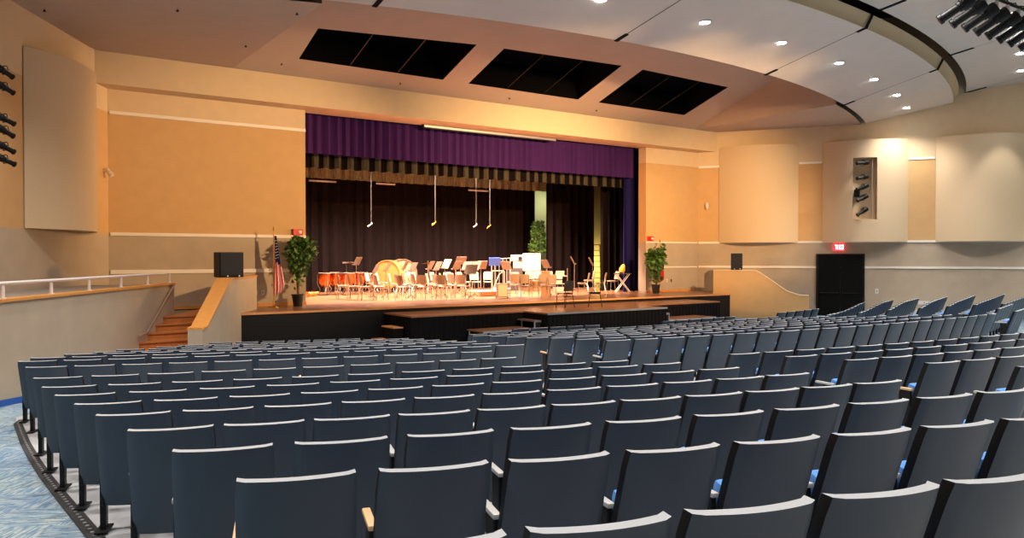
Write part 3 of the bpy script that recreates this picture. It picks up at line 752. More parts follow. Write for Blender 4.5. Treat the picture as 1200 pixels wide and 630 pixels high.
# ------------------------------------------------------------------ auditorium seats
SW = 0.432
def seat_meshes():
    W = SW / 2; zb, zt = 0.17, HS - .013
    def ctr(z): f = (z - zb) / (zt - zb); return 0.055 - 0.205 * f ** 1.1
    def surf(off):
        def fn(u, v):
            z = zb + (zt - zb) * v; x = (2 * u - 1) * W * (1 + .03 * (1 - v))
            cut = max(0, v - 0.93) / 0.07
            x *= 1 - 0.025 * cut ** 3
            if v < .06: x *= 1 - .03 * (1 - v / .06) ** 2
            e = abs(2 * u - 1)
            y = ctr(z) - 0.036 * (1 - e * e) + (0.014 * max(0, (e - 0.86) / 0.14) ** 2)
            return Vector((x, y + off, z))
        return fn
    mb = MB(); nu, nv = 14, 9
    mb.sheet(surf(0.0), surf(0.05), nu, nv)
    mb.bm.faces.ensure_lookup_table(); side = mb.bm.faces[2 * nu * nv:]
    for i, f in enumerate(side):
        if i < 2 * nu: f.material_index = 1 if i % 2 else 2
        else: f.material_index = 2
    bmesh.ops.bevel(mb.bm, geom=[e for e in mb.bm.edges if len(e.link_faces) == 2 and e.calc_face_angle(0) > 1.0], offset=.006, segments=2, affect='EDGES', profile=.6)
    back = mb.mesh('seat_back', [M['seat_shell'], M['seat_lit_top'], M['black_metal']], True)
    mb = MB()
    m = Matrix.Translation((0, 0.15, 0.25)) @ Matrix.Rotation(math.radians(14), 4, 'X')
    mb.box(-.18, .18, -.04, .04, 0, .31, m, .03)
    cush = mb.mesh('seat_cushion', M['seat_fabric'], True)
    def arm(m_, x):
        mb = MB(); mb.box(x - .018, x + .018, .03, .27, .495, .518, None, .007); return mb.mesh('armrest', m_, True)
    def leg(x):
        mb = MB(); mb.box(x - .013, x + .013, .045, .17, .16, .495, None, .006)
        mb.box(x - .018, x + .018, .075, .13, .012, .2); mb.box(x - .04, x + .04, .01, .19, 0, .012, None, .003)
        return mb.mesh('seat_leg', M['black_metal'])
    xl = -.218
    return dict(back=back, cushion=cush, arm=[arm(M['arm_grey'], xl), arm(M['arm_birch'], xl)], leg=leg(xl), arm_r=arm(M['arm_grey'], -xl), leg_r=leg(-xl))
SM = seat_meshes()
def arc_theta_px(k, px):
    r = R0 - DR * k; a = YAW + math.atan((px - 600) / FPX); d = Vector((math.sin(a), math.cos(a), 0)); b = d.dot(CS)
    t = b - math.sqrt(b * b - (CS.dot(CS) - r * r)); p = d * t
    return math.asin((p.x - CS.x) / r)
def arc_theta_x(k, x): return math.asin((x * S - CS.x) / (R0 - DR * k))
seats = []          # (depth, matrix pieces, k, block, index, n, end)
def row(k, th0, th1, block, n=None, pitch=0.485, skip=None, ke=None):
    kid = k; ka, kb = ke or (k, k)
    r = R0 - DR * k; L = (th1 - th0) * r + 0.06
    if n is None: n = max(1, int(L / pitch))
    p = L / n
    for i in range(n):
        th = th0 + (i * p + (p - 0.06) / 2) / r
        if skip and skip[0] < th < skip[1]: continue
        k = ka + (kb - ka) * (i + .5) / n; r = R0 - DR * k
        x, y = CS.x + r * math.sin(th), CS.y - r * math.cos(th)
        f = Vector((-math.sin(th), math.cos(th), 0))
        o = Vector((x, y, 0)) + f * 0.118; o.z = row_floor(k) + 0.012
        q = proj(o + Vector((0, 0, HS)))
        if q is None or not (-45 < q[0] < 1245) or q[1] > 690: continue
        seats.append([q[2], o, math.atan2(-f.x, f.y), kid, block, i, i == n - 1, q])
LK = {-1: (-1.16, -1.14), 0: (.1, -.09), 1: (1.05, 1.0), 2: (2.05, 2.1), 3: (3.05, 3.22), 4: (3.96, 4.25), 5: (4.87, 5.33), 6: (5.9, 6.1), 7: (7.0, 7.45)}
LEFT = {-1: (.88, 6.3, 10), 0: (.89, 6.45, 10), 1: (.83, 6.5, 10), 2: (.79, 6.49, 11), 3: (.72, 6.61, 11), 4: (.69, 6.71, 11), 5: (.64, 6.82, 11), 6: (.60, 6.75, 11), 7: (.56, 5.91, 10),
        9: (.58, 6.53, 11), 10: (.54, 7.6, 13), 11: (.74, 7.68, 13), 12: (1.24, 7.79, 12), 13: (1.74, 7.9, 11), 14: (2.22, 8.0, 11), 15: (3.03, 8.1, 10), 16: (3.6, 8.2, 9), 17: (4.36, 7.5, 6)}
for k, (a, b, n) in LEFT.items(): row(k, arc_theta_x(k, a - (.035 if k >= 0 else -.04)), arc_theta_x(k, b), 'ramp-side', n, ke=LK.get(k))
CK = {0: .45, 1: 1.4, 2: 2.35, 3: 3.3, 4: 4.25, 5: 5.2, 6: 6.1}
for k, a in {0: 8.35, 1: 8.33, 2: 8.31, 3: 8.29, 4: 8.23, 5: 8.3, 6: 8.26}.items(): row(k, arc_theta_x(k, a), arc_theta_x(k, 21.0), 'centre', ke=(CK[k], CK[k]))
for k, a in {10: 9.11, 11: 9.17, 12: 9.27, 13: 9.34, 14: 9.46, 15: 9.6, 16: 9.68, 17: 10.1}.items(): row(k, arc_theta_x(k, a), arc_theta_px(k, 1167) if k == 10 else arc_theta_x(k, 21.3), 'centre')
row(18, arc_theta_x(18, 11.83), arc_theta_px(18, 862), 'centre', None, .485, (arc_theta_px(18, 707), arc_theta_px(18, 783)))
row(18, arc_theta_x(18, 22.7), arc_theta_px(18, 960), 'far', None)
FAR_H = {17: 21, 16: 21, 15: 20.5, 14: 20, 13: 18.5, 12: 16.5, 11: 14.5}
for k, (px, py, z) in {17: (1013, 352.6, -1.5), 16: (1046, 351, -1.5), 15: (1076, 349.5, -1.47), 14: (1109, 348.2, -1.42), 13: (1142, 347, -1.38), 12: (1176, 346, -1.34), 11: (1212, 345, -1.3)}.items():
    FARH = math.radians(FAR_H[k]); pe = at_z(px, py + .9, E + z); d = Vector((math.cos(FARH), math.sin(FARH), 0)); f = Vector((-d.y, d.x, 0))
    for i in range(12):
        c = pe - d * (SW / 2 + .485 * (11 - i)); o = Vector((c.x, c.y, 0)) + f * .118; o.z = floor_z(o.x, o.y) + .012
        q = proj(o + Vector((0, 0, HS)))
        if q is None or o.x < 19.6 or not (-45 < q[0] < 1245): continue
        seats.append([q[2], o, FARH, k, 'far', i, i == 11, q])
for k, px, py, z, n in ((9, 1189, 363.5, -1.255, 4), (10, 1169, 360.5, -1.31, 5)):
    p0 = at_z(px, py, E + z); h = math.radians(16); d = Vector((math.cos(h), math.sin(h), 0)); f = Vector((-d.y, d.x, 0))
    for i in range(n):
        c = p0 + d * (SW / 2 + .485 * i); o = Vector((c.x, c.y, 0)) + f * .118; o.z = floor_z(o.x, o.y) + .012
        q = proj(o + Vector((0, 0, HS)))
        if -45 < q[0] < 1245: seats.append([q[2], o, h, k, 'far', i, i == n - 1, q])
seats.sort(key=lambda s: s[0])
vis = [s for s in seats if -20 < s[7][0] < 1220 and s[7][1] < 640]
def seat_label(s):
    k, blk, i = s[3], s[4], s[5]
    if k <= 7:
        rr = ('nearest the camera' if k == -1 else None)
        rown = 'rearmost row' if k == -1 else ORD[k + 2] + ' row from the rear'
    else:
        rown = ('first row' if k - 8 == 1 else ORD[k - 8] + ' row') + ' past the cross aisle'
    return 'navy folding seat, %s from the ramp end, %s, %s block' % (ORD[i + 1], rown, blk)
NIND = 300
rng = random.Random(3)
first = None
done = 0; rest = []
for s in seats:
    inview = s in vis
    if not inview or done >= NIND:
        (rest.append(s) if inview else None)
        continue
    done += 1
    wood = rng.random() < 0.2
    t = thing('auditorium_seat', seat_label(s), 'auditorium seat', s[1], s[2], 'navy auditorium seats in curved rows')
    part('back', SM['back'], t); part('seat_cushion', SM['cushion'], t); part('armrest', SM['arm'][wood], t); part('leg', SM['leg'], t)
    if s[6]: part('armrest', SM['arm_r'], t); part('leg', SM['leg_r'], t)
def join_rest():
    vs, fs, mi, sm = [], [], [], []
    mats = [M['seat_shell'], M['seat_lit_top'], M['black_metal'], M['seat_fabric'], M['arm_grey'], M['black_metal']]
    def add(me, mtx, base):
        b = len(vs); vs.extend(mtx @ v.co for v in me.vertices)
        for p in me.polygons: fs.append([b + i for i in p.vertices]); mi.append(base + p.material_index); sm.append(p.use_smooth)
    for s in rest:
        mtx = Matrix.Translation(s[1]) @ Matrix.Rotation(s[2], 4, 'Z')
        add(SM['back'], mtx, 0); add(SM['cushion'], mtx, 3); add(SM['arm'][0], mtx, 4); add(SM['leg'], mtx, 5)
    me = bpy.data.meshes.new('seating'); me.from_pydata(vs, [], fs)
    for m in mats: me.materials.append(m)
    me.polygons.foreach_set('material_index', mi); me.polygons.foreach_set('use_smooth', sm); me.update()
    me.set_sharp_from_angle(angle=math.radians(42))
    o = link('auditorium_seating', me); tag(o, 'distant rows of navy auditorium seats nearest the stage and the far wall', 'auditorium seat', None, 'stuff')
if rest: join_rest()
print('SEATS total', len(seats), 'in view', len(vis), 'individual', done, 'rest', len(rest))

# concrete under the seats, with a studded rubber edge along the aisle
def slabs():
    edge = [at_floor(*q) for q in ((21, 497), (30, 520), (41, 540), (55, 561), (75, 586), (95, 610), (113, 632))]
    d = (edge[-1] - edge[-2]).normalized(); edge.append(edge[-1] + d * 3.5)
    def kx(p): return (R0 - math.hypot(p.x - CS.x, p.y - CS.y)) / DR
    ks = [kx(p) for p in edge]
    def xl(k):
        if k >= ks[0]: return edge[0].x
        for i in range(len(ks) - 1):
            if ks[i] >= k >= ks[i + 1]:
                f = (k - ks[i]) / (ks[i + 1] - ks[i]); return edge[i].x + f * (edge[i + 1].x - edge[i].x)
        return edge[-1].x
    def pt(k, x, dz): 
        r = R0 - DR * k; return Vector((x, CS.y - math.sqrt(r * r - (x - CS.x) ** 2), row_floor(k) + dz))
    k0, k1 = -4.0, ks[0]
    mb = MB()
    def top(u, v): k = k0 + (k1 - k0) * u; a = xl(k); return pt(k, a + (6.2 - a) * v, .012)
    def bot(u, v): q = top(u, v); return q - Vector((0, 0, .05))
    mb.sheet(top, bot, 40, 16); struct('floor_seating', mb, M['concrete'])
    mb = MB()
    def top2(u, v): k = 0 + 6.6 * u; return pt(k, 6.95 + (19.5 - 6.95) * v, .012)
    mb.sheet(top2, lambda u, v: top2(u, v) - Vector((0, 0, .05)), 20, 30); struct('floor_seating_centre', mb, M['concrete'])
    mb = MB()
    def top3(u, v): k = 9.0 + 10.2 * u; a = .44 if k < 11 else .44 + (k - 11) * .45; return pt(k, a + (19.2 - a) * v, .012)
    mb.sheet(top3, lambda u, v: top3(u, v) - Vector((0, 0, .05)), 30, 50); struct('floor_seating_front', mb, M['concrete'])
    line = [at_floor(27, 492.5)] + edge
    mb = MB(); st = MB(); w = .045
    for a, b in zip(line, line[1:]):
        t = (b - a).normalized(); nn = Vector((t.y, -t.x, 0)).normalized() * w; up = Vector((0, 0, .016))
        mb.prism([a - nn, b - nn, b + nn, a + nn], up)
        m = int((b - a).length / .09)
        for i in range(m):
            q = a + (b - a) * ((i + .5) / m) + up; st.lathe([(.013, 0), (.013, .004), (0, .005)], 6, Matrix.Translation(q))
    o = mb.build('floor_edge_strip', M['rubber']); o['kind'] = 'structure'
    st.build('studs', M['stud'], o)
slabs()
# ------------------------------------------------------------------ curtains
def curtain(name, label, x0, x1, y, z0, z1, m, amp=.06, per=.34, dy=0.0, group=None, cat='curtain', seed=1, wob=.25, ridge=None):
    rg = random.Random(seed); ph = [rg.uniform(0, 6.28) for _ in range(6)]
    c = Vector(((x0 + x1) / 2, y, 0)); w = x1 - x0
    n = max(12, int(w / per * 8))
    def P(off):
        def fn(u, v):
            x = x0 + w * u; s = x / per * 2 * PI + 0.9 * math.sin(x * 1.3 + ph[0]) + .5 * math.sin(x * 3.1 + ph[1])
            d = amp * (math.sin(s) + wob * math.sin(2.3 * s + ph[2])) * (0.75 + .25 * (1 - v))
            zb = z0 + 0.012 * math.sin(s + ph[3])
            return Vector((x - c.x, y + d + dy * u + off - c.y, zb + (z1 - zb) * v))
        return fn
    mb = MB(); mb.sheet(P(0), P(.02), n, 3); mats = [m]
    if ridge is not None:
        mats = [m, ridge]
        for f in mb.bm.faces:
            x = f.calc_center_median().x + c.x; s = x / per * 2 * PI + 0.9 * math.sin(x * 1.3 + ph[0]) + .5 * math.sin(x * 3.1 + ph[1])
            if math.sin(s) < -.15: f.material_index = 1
    o = mb.build(name, mats, None, True, c); return tag(o, label, cat, group)
zv = at_y(560, 194.5, 22.95).z; zk = at_y(380, 197, 23.4).z; zg = at_y(500, 216, 28.3).z; ztop = E + 5.0
def curtains():
    curtain('stage_valance', 'purple pleated valance hanging across the top of the stage opening', 8.06, 21.64, 22.95, zv, ztop, M['purple'], .045, .3, seed=2, cat='valance')
    curtain('border_curtain', 'short pleated border with black and olive folds just behind the purple valance', 8.1, 21.7, 23.4, zk, ztop, M['black_velvet'], .05, .42, seed=3, ridge=M['grey_cloth'])
    curtain('border_curtain', 'olive gold pleated border hanging behind the black and olive border', 8.0, 23.2, 28.3, zg, ztop, M['gold_cloth'], .06, .38, seed=4)
    curtain('backdrop_curtain', 'wide black backdrop curtain behind the orchestra chairs', 8.6, 21.65, 29.6, ST + .02, E + 5, M['black_velvet'], .09, .5, seed=5)
    curtain('leg_curtain', 'tall black side curtain between the two bright gaps', 20.65, 23.3, 27.4, ST + .02, E + 5, M['black_velvet'], .09, .45, seed=6)
    curtain('leg_curtain', 'tall black side curtain beside the purple main curtain', 21.15, 23.2, 24.4, ST + .02, E + 5, M['black_velvet'], .1, .36, seed=7)
    curtain('main_curtain', 'drawn purple navy main curtain gathered at the far edge of the opening', 21.3, 22.2, 23.2, ST + .02, E + 5, M['navy_velvet'], .09, .26, seed=8)
    curtain('main_curtain', 'drawn dark main curtain gathered at the flag edge of the opening', 7.7, 8.28, 23.2, ST + .02, E + 5, M['black_velvet'], .08, .26, seed=9)
    # screen case under the beam
    a, b = at_y(505, 147.5, 22.0), at_y(662, 163.5, 22.0); z = E + 4.255
    t = thing('projection_screen_case', 'long white projection screen case under the beam above the valance', 'projector screen', ((a.x + b.x) / 2, 22.55, z))
    w = b.x - a.x
    mb = MB(); mb.box(-w / 2, w / 2, -.06, .06, -.085, -.0, None, .015); part('case', mb.mesh('case', M['alu']), t)
    mb = MB(); mb.box(-w / 2 + .1, w / 2 - .1, -.012, .012, -.11, -.085); part('weight_bar', mb.mesh('weight_bar', M['black_metal']), t)
    for s in (-1, 1):
        mb = MB(); mb.box(s * w / 2 - .02, s * w / 2 + .02, -.07, .07, -.095, 0); part('end_cap', mb.mesh('end_cap', M['black_metal']), t)
    # strip lights under the borders
    for i, (x0, y0, x1, y1) in enumerate(((362, 211, 394, 213.5), (441, 214.5, 463, 216.5), (549, 222.5, 572, 224))):
        a, b = at_y(x0, y0, 28.8), at_y(x1, y1, 28.8); z = (a.z + b.z) / 2; w = b.x - a.x
        t = thing('strip_batten', 'thin pale batten under the gold border, %s from the flag side' % ORD[i + 1], 'light bar', ((a.x + b.x) / 2, 28.8, z), 0, 'pale battens under the gold border')
        mb = MB(); mb.box(-w / 2, w / 2, -.03, .03, -.03, .03, None, .01); part('bar', mb.mesh('bar', M['white_metal']), t)
        for s in (-1, 1):
            mb = MB(); mb.tube([(s * w * .4, 0, .03), (s * w * .4, 0, E + 5 - z)], .008, 6); part('hanger', mb.mesh('hanger', M['black_metal']), t)
    # hanging choir microphones
    for i, (px, ptop, pb, yy, thick) in enumerate(((435, 205, 261, 26.5, .003), (510, 200, 259, 24.9, .0075), (558, 205, 262, 26.8, .003), (574, 200, 263, 24.9, .0075))):
        b = at_y(px, pb, yy)
        t = thing('hanging_microphone', ['thin faint microphone cable hanging over the timpani', 'bright hanging microphone with a bent tip, closer to the middle of the backdrop', 'thin faint microphone cable between the two bright ones', 'bright hanging microphone with a bent tip, closer to the leafy tree'][i], 'microphone', b, 0, 'microphones hanging over the orchestra')
        mb = MB(); mb.tube([(0, 0, 0), (0, 0, E + 4.9 - b.z)], thick, 6); part('cable', mb.mesh('cable', M['alu'] if thick > .005 else M['grey_box'], True), t)
        mb = MB(); mb.tube([(0, 0, .02), (.02, -.02, -.03), (-.16, -.05, -.14)], .022, 8, True, .03); part('capsule', mb.mesh('capsule', M['brass'] if thick > .005 else M['grey_box'], True), t)
curtains()

# ------------------------------------------------------------------ orchestra
def turn(a, b): d = Vector(b) - Vector(a); return math.atan2(-d.x, d.y)      # +y local looks from a to b
def band_chair(label, shell, group):
    t = thing('band_chair', label, 'chair', (0, 0, 0), 0, group); t.scale = (.86, .9, 1)
    def seat(off):
        def fn(u, v):
            x = (u - .5) * .42; y = -.2 + .41 * v; z = .43 + .018 * ((2 * u - 1) ** 2) - .03 * max(0, v - .75) ** 1.2
            return Vector((x, y, z + off))
        return fn
    mb = MB(); mb.sheet(seat(0), seat(-.014), 8, 8); part('seat', mb.mesh('seat', shell, True), t)
    def back(off):
        def fn(u, v):
            s = 1 - .18 * max(0, (v - .8) / .2) ** 2; x = (u - .5) * .42 * s; z = .50 + .31 * v
            y = -.215 - .07 * v + .05 * (2 * u - 1) ** 2 + off; return Vector((x, y, z))
        return fn
    mb = MB(); mb.sheet(back(0), back(-.014), 10, 6); part('backrest', mb.mesh('backrest', shell, True), t)
    for sx in (-1, 1):
        for fr in (1, -1):
            mb = MB()
            if fr > 0: mb.tube([(sx * .16, .13, .42), (sx * .19, .17, .40), (sx * .22, .21, 0)], .013, 7)
            else: mb.tube([(sx * .16, -.23, .66), (sx * .165, -.19, .45), (sx * .19, -.17, .40), (sx * .22, -.25, 0)], .013, 7)
            part('leg', mb.mesh('chair_leg', M['chrome'] if shell is not M['black_shell'] else M['black_metal'], True), t)
    mb = MB(); mb.tube([(-.19, .17, .40), (-.19, -.17, .40)], .011, 6); mb.tube([(.19, .17, .40), (.19, -.17, .40)], .011, 6); mb.tube([(-.19, .0, .40), (.19, .0, .40)], .011, 6)
    part('seat_frame', mb.mesh('chair_frame', M['chrome'] if shell is not M['black_shell'] else M['black_metal'], True), t)
    return t
POD = Vector((15.6, 23.6, 0))
def on_stage(px, py):
    p = at_z(px, py, ST); p.z = ST + .002; return p
def orchestra():
    used = []
    def clear(p, r):
        if any((p - q).length < r + s for q, s in used): return False
        used.append((p, r)); return True
    # podium with a rail, in front of the chairs
    pp = on_stage(571, 346.5); used.append((pp + Vector((0, .2, 0)), .62))
    t = thing('conductor_podium', 'low pale conductor podium with a tall metal guard rail on the stage', 'podium', pp, turn(pp, pp + Vector((0, 1, 0))))
    mb = MB(); mb.box(-.55, .55, -.4, .5, 0, .17, None, .01); part('platform', mb.mesh('platform', M['cardboard']), t)
    mb = MB(); mb.box(-.56, .56, -.41, .51, .17, .185); part('carpet_top', mb.mesh('carpet_top', M['beige']), t)
    mb = MB(); mb.tube([(-.02, -.36, .18), (-.02, -.36, .86), (.0, -.36, .9), (.46, -.36, .9), (.5, -.36, .86), (.5, -.36, .18)], .02, 8); part('guard_rail', mb.mesh('guard_rail', M['alu'], True), t)
    mb = MB(); mb.tube([(.46, -.36, .9), (.5, .0, .75), (.5, .4, .18)], .018, 8); part('side_rail', mb.mesh('side_rail', M['alu'], True), t)
    # portable amplifier box
    pa = on_stage(588.5, 349.3); used.append((pa, .3))
    t = thing('portable_amplifier', 'pale portable loudspeaker box standing on the stage floor beside the podium', 'speaker', pa, turn(pa, pa + Vector((.55, 1, 0))))
    mb = MB(); mb.box(-.19, .19, -.17, .17, .03, .5, None, .02); part('cabinet', mb.mesh('cabinet', M['pa']), t)
    mb = MB(); mb.box(-.15, .15, -.182, -.172, .07, .46, None, .004); part('grille', mb.mesh('grille', M['beige']), t)
    mb = MB(); mb.box(-.2, -.188, -.07, .06, .28, .36); part('handle_recess', mb.mesh('handle_recess', M['black']), t)
    for sx in (-1, 1):
        mb = MB(); mb.lathe([(0, .0), (.035, .0), (.035, .05), (0, .05)], 12, Matrix.Translation((sx * .19 - .025, .1, .035)) @ Matrix.Rotation(PI / 2, 4, 'Y')); part('wheel', mb.mesh('wheel', M['rubber']), t)
    # bright white board on a stand
    wb = on_stage(623, 344.5); used.append((wb, .28))
    t = thing('white_board', 'brightly lit white board on a slim metal easel at the middle of the stage', 'board', wb, turn(wb, Vector((0, 0, 0))) + PI)
    mb = MB(); mb.box(-.33, .33, -.02, .0, .88, 1.52, Matrix.Rotation(math.radians(0), 4, 'X'), .006); part('board', mb.mesh('board', M['paper']), t)
    for q in (((-.05, .02, 1.5), (-.28, .0, 0)), ((.05, .02, 1.5), (.28, 0, 0)), ((0, .03, 1.5), (0, .4, 0))):
        mb = MB(); mb.tube(q, .011, 7); part('leg', mb.mesh('easel_leg', M['brass'], True), t)
    mb = MB(); mb.box(-.3, .3, -.05, .0, .855, .875); part('ledge', mb.mesh('ledge', M['alu']), t)
    # book cart and boxes
    pc = on_stage(655, 346.5); used.append((pc, .5))
    h = turn(pc, Vector((0, 0, 0))) + PI
    t = thing('book_cart', 'metal cart with three shelves holding white papers', 'cart', pc, h)
    for sx in (-1, 1):
        mb = MB(); mb.box(sx * .3 - .012, sx * .3 + .012, -.2, .2, .08, .98 if sx > 0 else .86, None, .006); part('side_panel', mb.mesh('cart_side', M['pa']), t)
        for sy in (-1, 1):
            mb = MB(); mb.lathe([(0, 0), (.035, 0), (.035, .03), (0, .03)], 10, Matrix.Translation((sx * .28 - .015, sy * .15, .037)) @ Matrix.Rotation(PI / 2, 4, 'Y')); part('wheel', mb.mesh('cart_wheel', M['rubber']), t)
    for z in (.14, .42, .70):
        mb = MB(); mb.box(-.29, .29, -.2, .2, z, z + .025, Matrix.Translation((0, 0, 0)), 0); part('shelf', mb.mesh('cart_shelf', M['white_metal']), t)
    R_ = Matrix.Rotation(h, 4, 'Z')
    for i, (x, z, w, hh, lab) in enumerate(((0.0, .169, .42, .15, 'bottom'), (-.06, .449, .36, .12, 'middle'), (.05, .729, .3, .17, 'top'))):
        q = pc + R_ @ Vector((x, -.03, z)); mb = MB()
        for j in range(5): mb.box(-w / 2 + .01 * (j % 2), w / 2 - .012 * (j % 3), -.13, .13, hh * j / 5, hh * (j + 1) / 5 - .004)
        o = mb.build('paper_stack', M['paper'], None, False, q); o.rotation_euler = (0, 0, h); tag(o, 'stack of white paper on the %s shelf of the metal cart' % lab, 'papers', 'paper stacks on the cart')
    pb = on_stage(641.5, 347.0); pb = pb + (pc - pb).normalized() * -.09
    z = ST + .002
    for i, (w, d, hh, lab) in enumerate(((.3, .28, .3, 'lowest'), (.3, .27, .26, 'middle'), (.3, .26, .34, 'topmost'))):
        mb = MB(); mb.box(-w / 2, w / 2, -d / 2, d / 2, 0, hh - .01, None, .006); mb.box(-w / 2 - .004, w / 2 + .004, -.03, .03, hh - .012, hh - .004)
        o = mb.build('cardboard_box', M['cardboard'], None, False, (pb.x, pb.y, z)); o.rotation_euler = (0, 0, h + .1); tag(o, 'brown cardboard box, %s of the pile beside the metal cart' % lab, 'box', 'cardboard boxes beside the cart'); z += hh - .001
    used.append((pb, .25))
    # projector cart at the back, with a blue folder
    pj = on_stage(604, 340.0); used.append((pj, .4))
    t = thing('equipment_rack', 'dark cabinet with beige machines stacked on top near the backdrop', 'equipment', pj, turn(pj, Vector((0, 0, 0))) + PI)
    mb = MB(); mb.box(-.3, .3, -.25, .25, 0, .9, None, .01); part('cabinet', mb.mesh('rack_cabinet', M['tv_dark']), t)
    mb = MB(); mb.box(-.1, .3, -.2, .2, .91, 1.2, None, .02); part('machine', mb.mesh('machine', M['grey_box']), t)
    mb = MB(); mb.box(-.2, .32, -.2, .2, 1.21, 1.48, None, .03); part('machine', mb.mesh('machine_top', M['grey_box']), t)
    mb = MB(); mb.lathe([(0, 0), (.07, 0), (.08, .05), (.05, .06), (0, .06)], 14, Matrix.Translation((.2, -.2, 1.33)) @ Matrix.Rotation(PI / 2, 4, 'X')); part('lens', mb.mesh('machine_lens', M['lens'], True), t)
    rl = on_stage(587, 340.8); used.append((rl, .45))
    t = thing('chair_rack', 'grey metal rack with a row of upright bars near the backdrop', 'rack', rl, turn(rl, Vector((0, 0, 0))) + PI)
    mb = MB(); mb.tube([(-.38, 0, 0), (-.38, 0, 1.25), (-.34, 0, 1.3), (.38, 0, 1.34), (.38, 0, 0)], .02, 8); part('frame', mb.mesh('rack_frame', M['alu'], True), t)
    for x in (-.22, -.07, .08, .23):
        mb = MB(); mb.tube([(x, 0, .1), (x, 0, 1.31)], .012, 6); part('bar', mb.mesh('rack_bar', M['alu'], True), t)
    mb = MB(); mb.tube([(-.38, 0, .1), (.38, 0, .1)], .015, 6); mb.tube([(-.38, -.25, .02), (-.38, .25, .02)], .02, 6); mb.tube([(.38, -.25, .02), (.38, .25, .02)], .02, 6); part('foot', mb.mesh('rack_foot', M['alu'], True), t)
    # timpani
    first = None
    for i, (px, py) in enumerate(((381, 345.8), (393, 345.8), (407.5, 345.6), (420.5, 345.3))):
        p = on_stage(px, py); p = p + Vector((p.x, p.y, 0)).normalized() * (.62 * (i % 2))
        used.append((p, .42))
        lab = 'copper kettle drum, %s from the flag side' % ORD[i + 1]
        if first is None:
            t = first = thing('timpani_drum', lab, 'drum', p, 0, 'copper kettle drums')
            mb = MB(); mb.lathe([(.0, .30), (.11, .32), (.2, .42), (.245, .58), (.255, .78)], 24); part('bowl', mb.mesh('bowl', M['copper'], True), t)
            mb = MB(); mb.lathe([(.0, .80), (.255, .80), (.255, .785)], 24); part('head', mb.mesh('head', M['drumhead'], True), t)
            mb = MB(); mb.lathe([(.257, .77), (.272, .77), (.272, .815), (.257, .815), (.257, .77)], 24); part('rim', mb.mesh('rim', M['chrome'], True), t)
            for k in range(3):
                a = k * 2 * PI / 3 + .5; c, s = math.cos(a), math.sin(a)
                mb = MB(); mb.tube([(c * .265, s * .265, .76), (c * .265, s * .265, .4), (c * .17, s * .17, .22), (c * .265, s * .265, 0)], .02, 7); part('leg', mb.mesh('drum_leg', M['chrome'], True), t)
            mb = MB(); mb.lathe([(.0, .08), (.2, .08), (.2, .12), (.06, .16), (.05, .31), (0, .31)], 16); part('pedal_base', mb.mesh('pedal_base', M['chrome'], True), t)
        else: dup(first, p, i * .7, lab, 'copper kettle drums')
    # percussion tables behind the timpani
    for i, (px, py, w, hh, lab) in enumerate(((382, 340.2, .8, .80, 'flat percussion table with a pale top behind the kettle drums'), (430.5, 342.5, .4, .72, 'small table with a brass cymbal on it beside the kettle drums'))):
        p = on_stage(px, py); used.append((p, .45))
        t = thing('percussion_table', lab, 'table', p, YAW * -1)
        mb = MB(); mb.box(-w / 2, w / 2, -.2, .2, hh, hh + .03, None, .006); part('top', mb.mesh('table_top', M['beige']), t)
        for sx in (-1, 1):
            for sy in (-1, 1):
                mb = MB(); mb.tube([(sx * (w / 2 - .04), sy * .17, 0), (sx * (w / 2 - .06), sy * .15, hh)], .014, 6); part('leg', mb.mesh('table_leg', M['black_metal'], True), t)
    q = on_stage(430.5, 342.5); mb = MB(); mb.lathe([(0, .05), (.05, .045), (.07, .02), (.19, .0), (.19, .004), (.07, .028), (0, .06)], 24); o = mb.build('cymbal', M['brass'], None, True, (q.x, q.y, ST + .752)); tag(o, 'brass cymbal lying on the small table beside the kettle drums', 'cymbal')
    # bass drums
    for i, (px, py, r, dpt, lab) in enumerate(((455.5, 343, .52, .42, 'big bass drum with a yellow wooden face'), (471, 341.5, .56, .3, 'large dark-rimmed concert drum just behind the yellow bass drum'))):
        p = on_stage(px, py); used.append((p, .55))
        a = turn(p, Vector((0, 0, 0))) - (.35 if i == 0 else -.3)
        t = thing('bass_drum', lab, 'drum', p, a)
        m = Matrix.Translation((0, 0, .72)) @ Matrix.Rotation(-PI / 2, 4, 'X')
        mb = MB(); mb.lathe([(r, -dpt / 2), (r, dpt / 2), (r - .02, dpt / 2), (r - .02, -dpt / 2), (r, -dpt / 2)], 32, m); part('shell', mb.mesh('drum_shell', M['gold_cloth'] if i else M['drumwood'], True), t)
        for s in (-1, 1):
            mb = MB(); mb.lathe([(0, s * dpt / 2), (r - .01, s * dpt / 2), (r - .01, s * dpt / 2 + .004 * s), (0, s * dpt / 2 + .004 * s)], 32, m); part('head', mb.mesh('bass_head', M['drumwood'] if i == 0 else M['gold_cloth'], True), t)
            mb = MB(); mb.lathe([(r, s * dpt / 2), (r + .03, s * dpt / 2), (r + .03, s * (dpt / 2 + .04)), (r, s * (dpt / 2 + .04)), (r, s * dpt / 2)], 32, m); part('hoop', mb.mesh('hoop', M['drumwood'] if i == 0 else M['bark'], True), t)
        for sx in (-1, 1):
            mb = MB(); mb.tube([(sx * r * .9, 0, .5), (sx * r * .7, -.25, 0)], .02, 7); mb.tube([(sx * r * .9, 0, .5), (sx * r * .7, .25, 0)], .02, 7); part('stand', mb.mesh('drum_stand', M['chrome'], True), t)
        for k in range(8):
            aa = k * PI / 4 + .2; mb = MB(); c, s = math.cos(aa) * (r + .035), math.sin(aa) * (r + .035)
            mb.tube([(c, -dpt / 2 - .03, .72 + s), (c, dpt / 2 + .03, .72 + s)], .012, 6); part('tension_rod', mb.mesh('tension_rod', M['chrome'], True), t)
